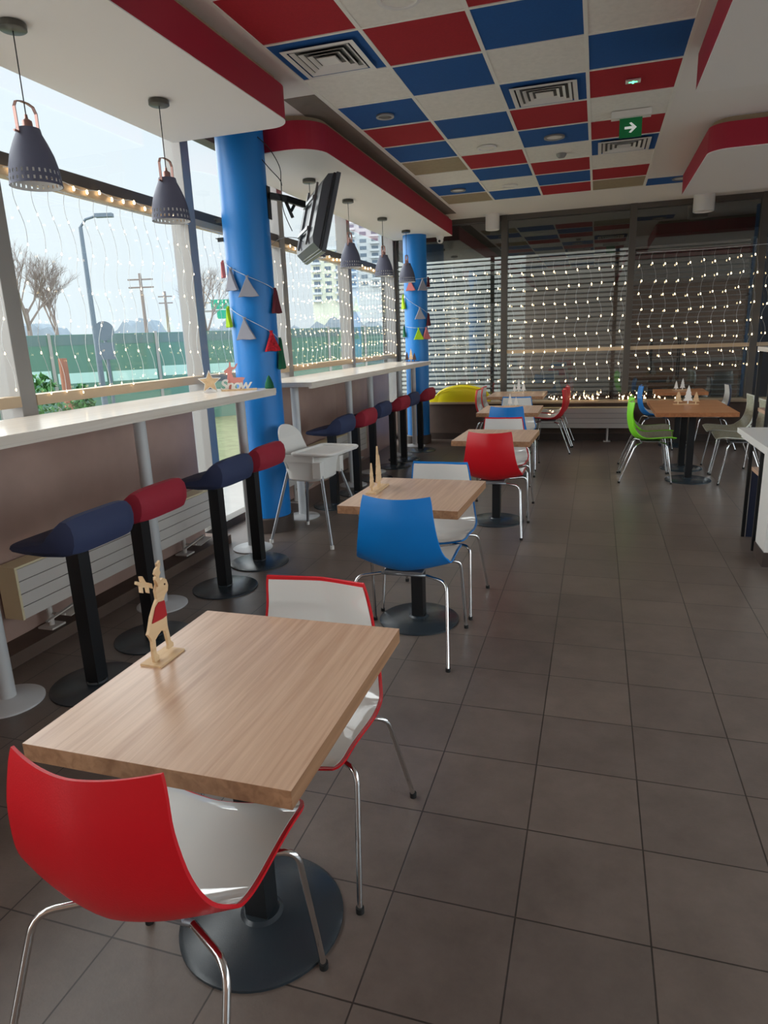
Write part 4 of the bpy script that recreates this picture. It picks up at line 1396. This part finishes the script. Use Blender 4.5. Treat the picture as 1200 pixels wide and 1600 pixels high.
building(538, 612, 350, 150, 'taller grey and cream apartment tower behind the pendant lamps', 'bld_grey', 0, 4, 18)
def bare_tree(u, v, depth, h, w_, label, n=90, m_='bark'):
    b = gpt(u, v, depth)
    r = empty('bare_tree', (b.x, b.y, -.57)); tag(r, label, 'tree')
    rn = random.Random(int(u * 7 + depth))
    mb = MB()
    def br(p, d, l, rad, lev):
        q = p + d * l
        mb.tube([p, q], rad, 4, rb=rad * .6, cap=False)
        if lev == 0: return
        for _ in range(4 if lev > 1 else 5):
            nd = (d + Vector((rn.uniform(-1, 1), rn.uniform(-1, 1), rn.uniform(-.2, .8))) * .75).normalized()
            br(p + d * l * rn.uniform(.5, 1), nd, l * rn.uniform(.55, .8), rad * .5, lev - 1)
    br(Vector((0, 0, h * .25)), Vector((0, 0, 1)), h * .3, .05 * h / 3, 5)
    mb.build('branches', M[m_], r)
    MB().cyl((0, 0, 0), (0, 0, h * .3), .03 * h, .02 * h, seg=8).build('trunk', M[m_], r)
bare_tree(45, 510, 30, 7.4, 3, 'large bare tree behind the barrier at the left edge')
bare_tree(88, 510, 34, 6.4, 3, 'second bare tree behind the barrier, right of the large one')
bare_tree(325, 530, 24, 4.8, 3, 'bare tree just left of the blue pillar, behind the window')
bare_tree(112, 560, 15.5, 1.0, 3, 'thin leafless sapling in front of the barrier')
tr = gpt(101, 585, 14.6)
o = MB().cyl((0, 0, 0), (0, 0, 2.0), .11, .09, seg=10).build('wooden_post', mat('post_brown', srgb(150, 100, 80), .9)); o.location = (tr.x, tr.y, -.57)
tag(o, 'brown wooden post standing before the green barrier', 'post')
def bush(u, v, depth, s_, label):
    b = gpt(u, v, depth)
    r = empty('shrub', (b.x, b.y, -.57)); tag(r, label, 'shrub')
    rn = random.Random(int(u))
    mb = MB()
    for k in range(900):
        a = rn.uniform(0, 2 * PI); rad = rn.random() ** .5; z = rn.uniform(0, 1)
        rr_ = rad * math.sqrt(max(.05, 1 - z * z))
        p = Vector((math.cos(a) * rr_ * s_[0], math.sin(a) * rr_ * s_[0] * .6, .12 + z * s_[1]))
        d = Vector((rn.uniform(-1, 1), rn.uniform(-1, 1), rn.uniform(-1, 1))).normalized() * .07
        e2 = d.cross(Vector((0, 0, 1))).normalized() * .03
        mb.quad(p - d, p + e2, p + d, p - e2)
    mb.build('foliage', M['leaf'], r)
    MB().cyl((0, 0, 0), (0, 0, s_[1] * .5), .03, seg=6).build('stem', M['bark'], r)
bush(62, 600, 12.5, (.75, 1.62), 'round green shrub outside at the lower left of the second window')
bush(128, 612, 12.0, (.4, 1.42), 'lower green shrub right of the round one, outside')
o = MB().bb(-45, -4.6, 6, 60, -.6, -.57).build('verge', M['grass']); tag(o, 'green grass strip along the street in front of the barrier', 'grass', kind='stuff')
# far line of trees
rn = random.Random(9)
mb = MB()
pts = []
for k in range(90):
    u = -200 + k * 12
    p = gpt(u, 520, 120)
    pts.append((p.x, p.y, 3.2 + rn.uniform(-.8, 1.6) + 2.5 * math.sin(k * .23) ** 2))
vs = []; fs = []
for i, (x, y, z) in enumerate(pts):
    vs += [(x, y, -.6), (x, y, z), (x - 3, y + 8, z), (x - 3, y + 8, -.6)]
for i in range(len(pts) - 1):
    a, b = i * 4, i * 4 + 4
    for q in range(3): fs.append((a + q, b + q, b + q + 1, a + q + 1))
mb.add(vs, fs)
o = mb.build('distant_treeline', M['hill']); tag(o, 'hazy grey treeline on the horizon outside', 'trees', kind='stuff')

# louvre screen and dark building beyond the far glass
lv = empty('slatted_screen', (-.7, 11.35, 0)); tag(lv, 'wide horizontal slatted screen behind the far glass', 'blind')
mb = MB()
z = .35
while z < 2.75:
    mb.box((0, 0, z), (5.6, .05, .012), rx=.35)
    z += .072
mb.build('slats', M['slat'], lv)
for x in (-2.8, -.95, .95, 2.8): MB().bb(x - .03, x + .03, .03, .07, -.6, 2.8).build('upright', M['alu_dark'], lv)
o = MB().bb(-3.3, 8, 10.75, 12.1, 2.85, 3.7).build('canopy_roof', M['outdoor_dark']); tag(o, 'dark overhanging roof outside above the far glass', 'roof')
o = MB().bb(-4.1, -1.3, 13.2, 13.5, -.6, 3.15).build('added_pale_wall', M['added_pale']); tag(o, 'added pale wall outside behind the slatted screen at left, dimming the sky', 'wall')  # added backing that tones down the sky between the slats
o = MB().bb(-1.295, .5, 13.2, 13.5, -.6, 3.15).build('fade_step_wall', M['fade_step']); tag(o, 'added grey-brown wall outside behind the middle pane, stepping the light down', 'wall')  # added mid tone between pale and dark walls, painting the light's fade
o = MB().bb(.505, 9, 13.2, 13.5, -.6, 3.15).build('neighbour_wall', M['outdoor_dark']); tag(o, 'dark brown wall outside behind the right part of the far glass', 'wall')
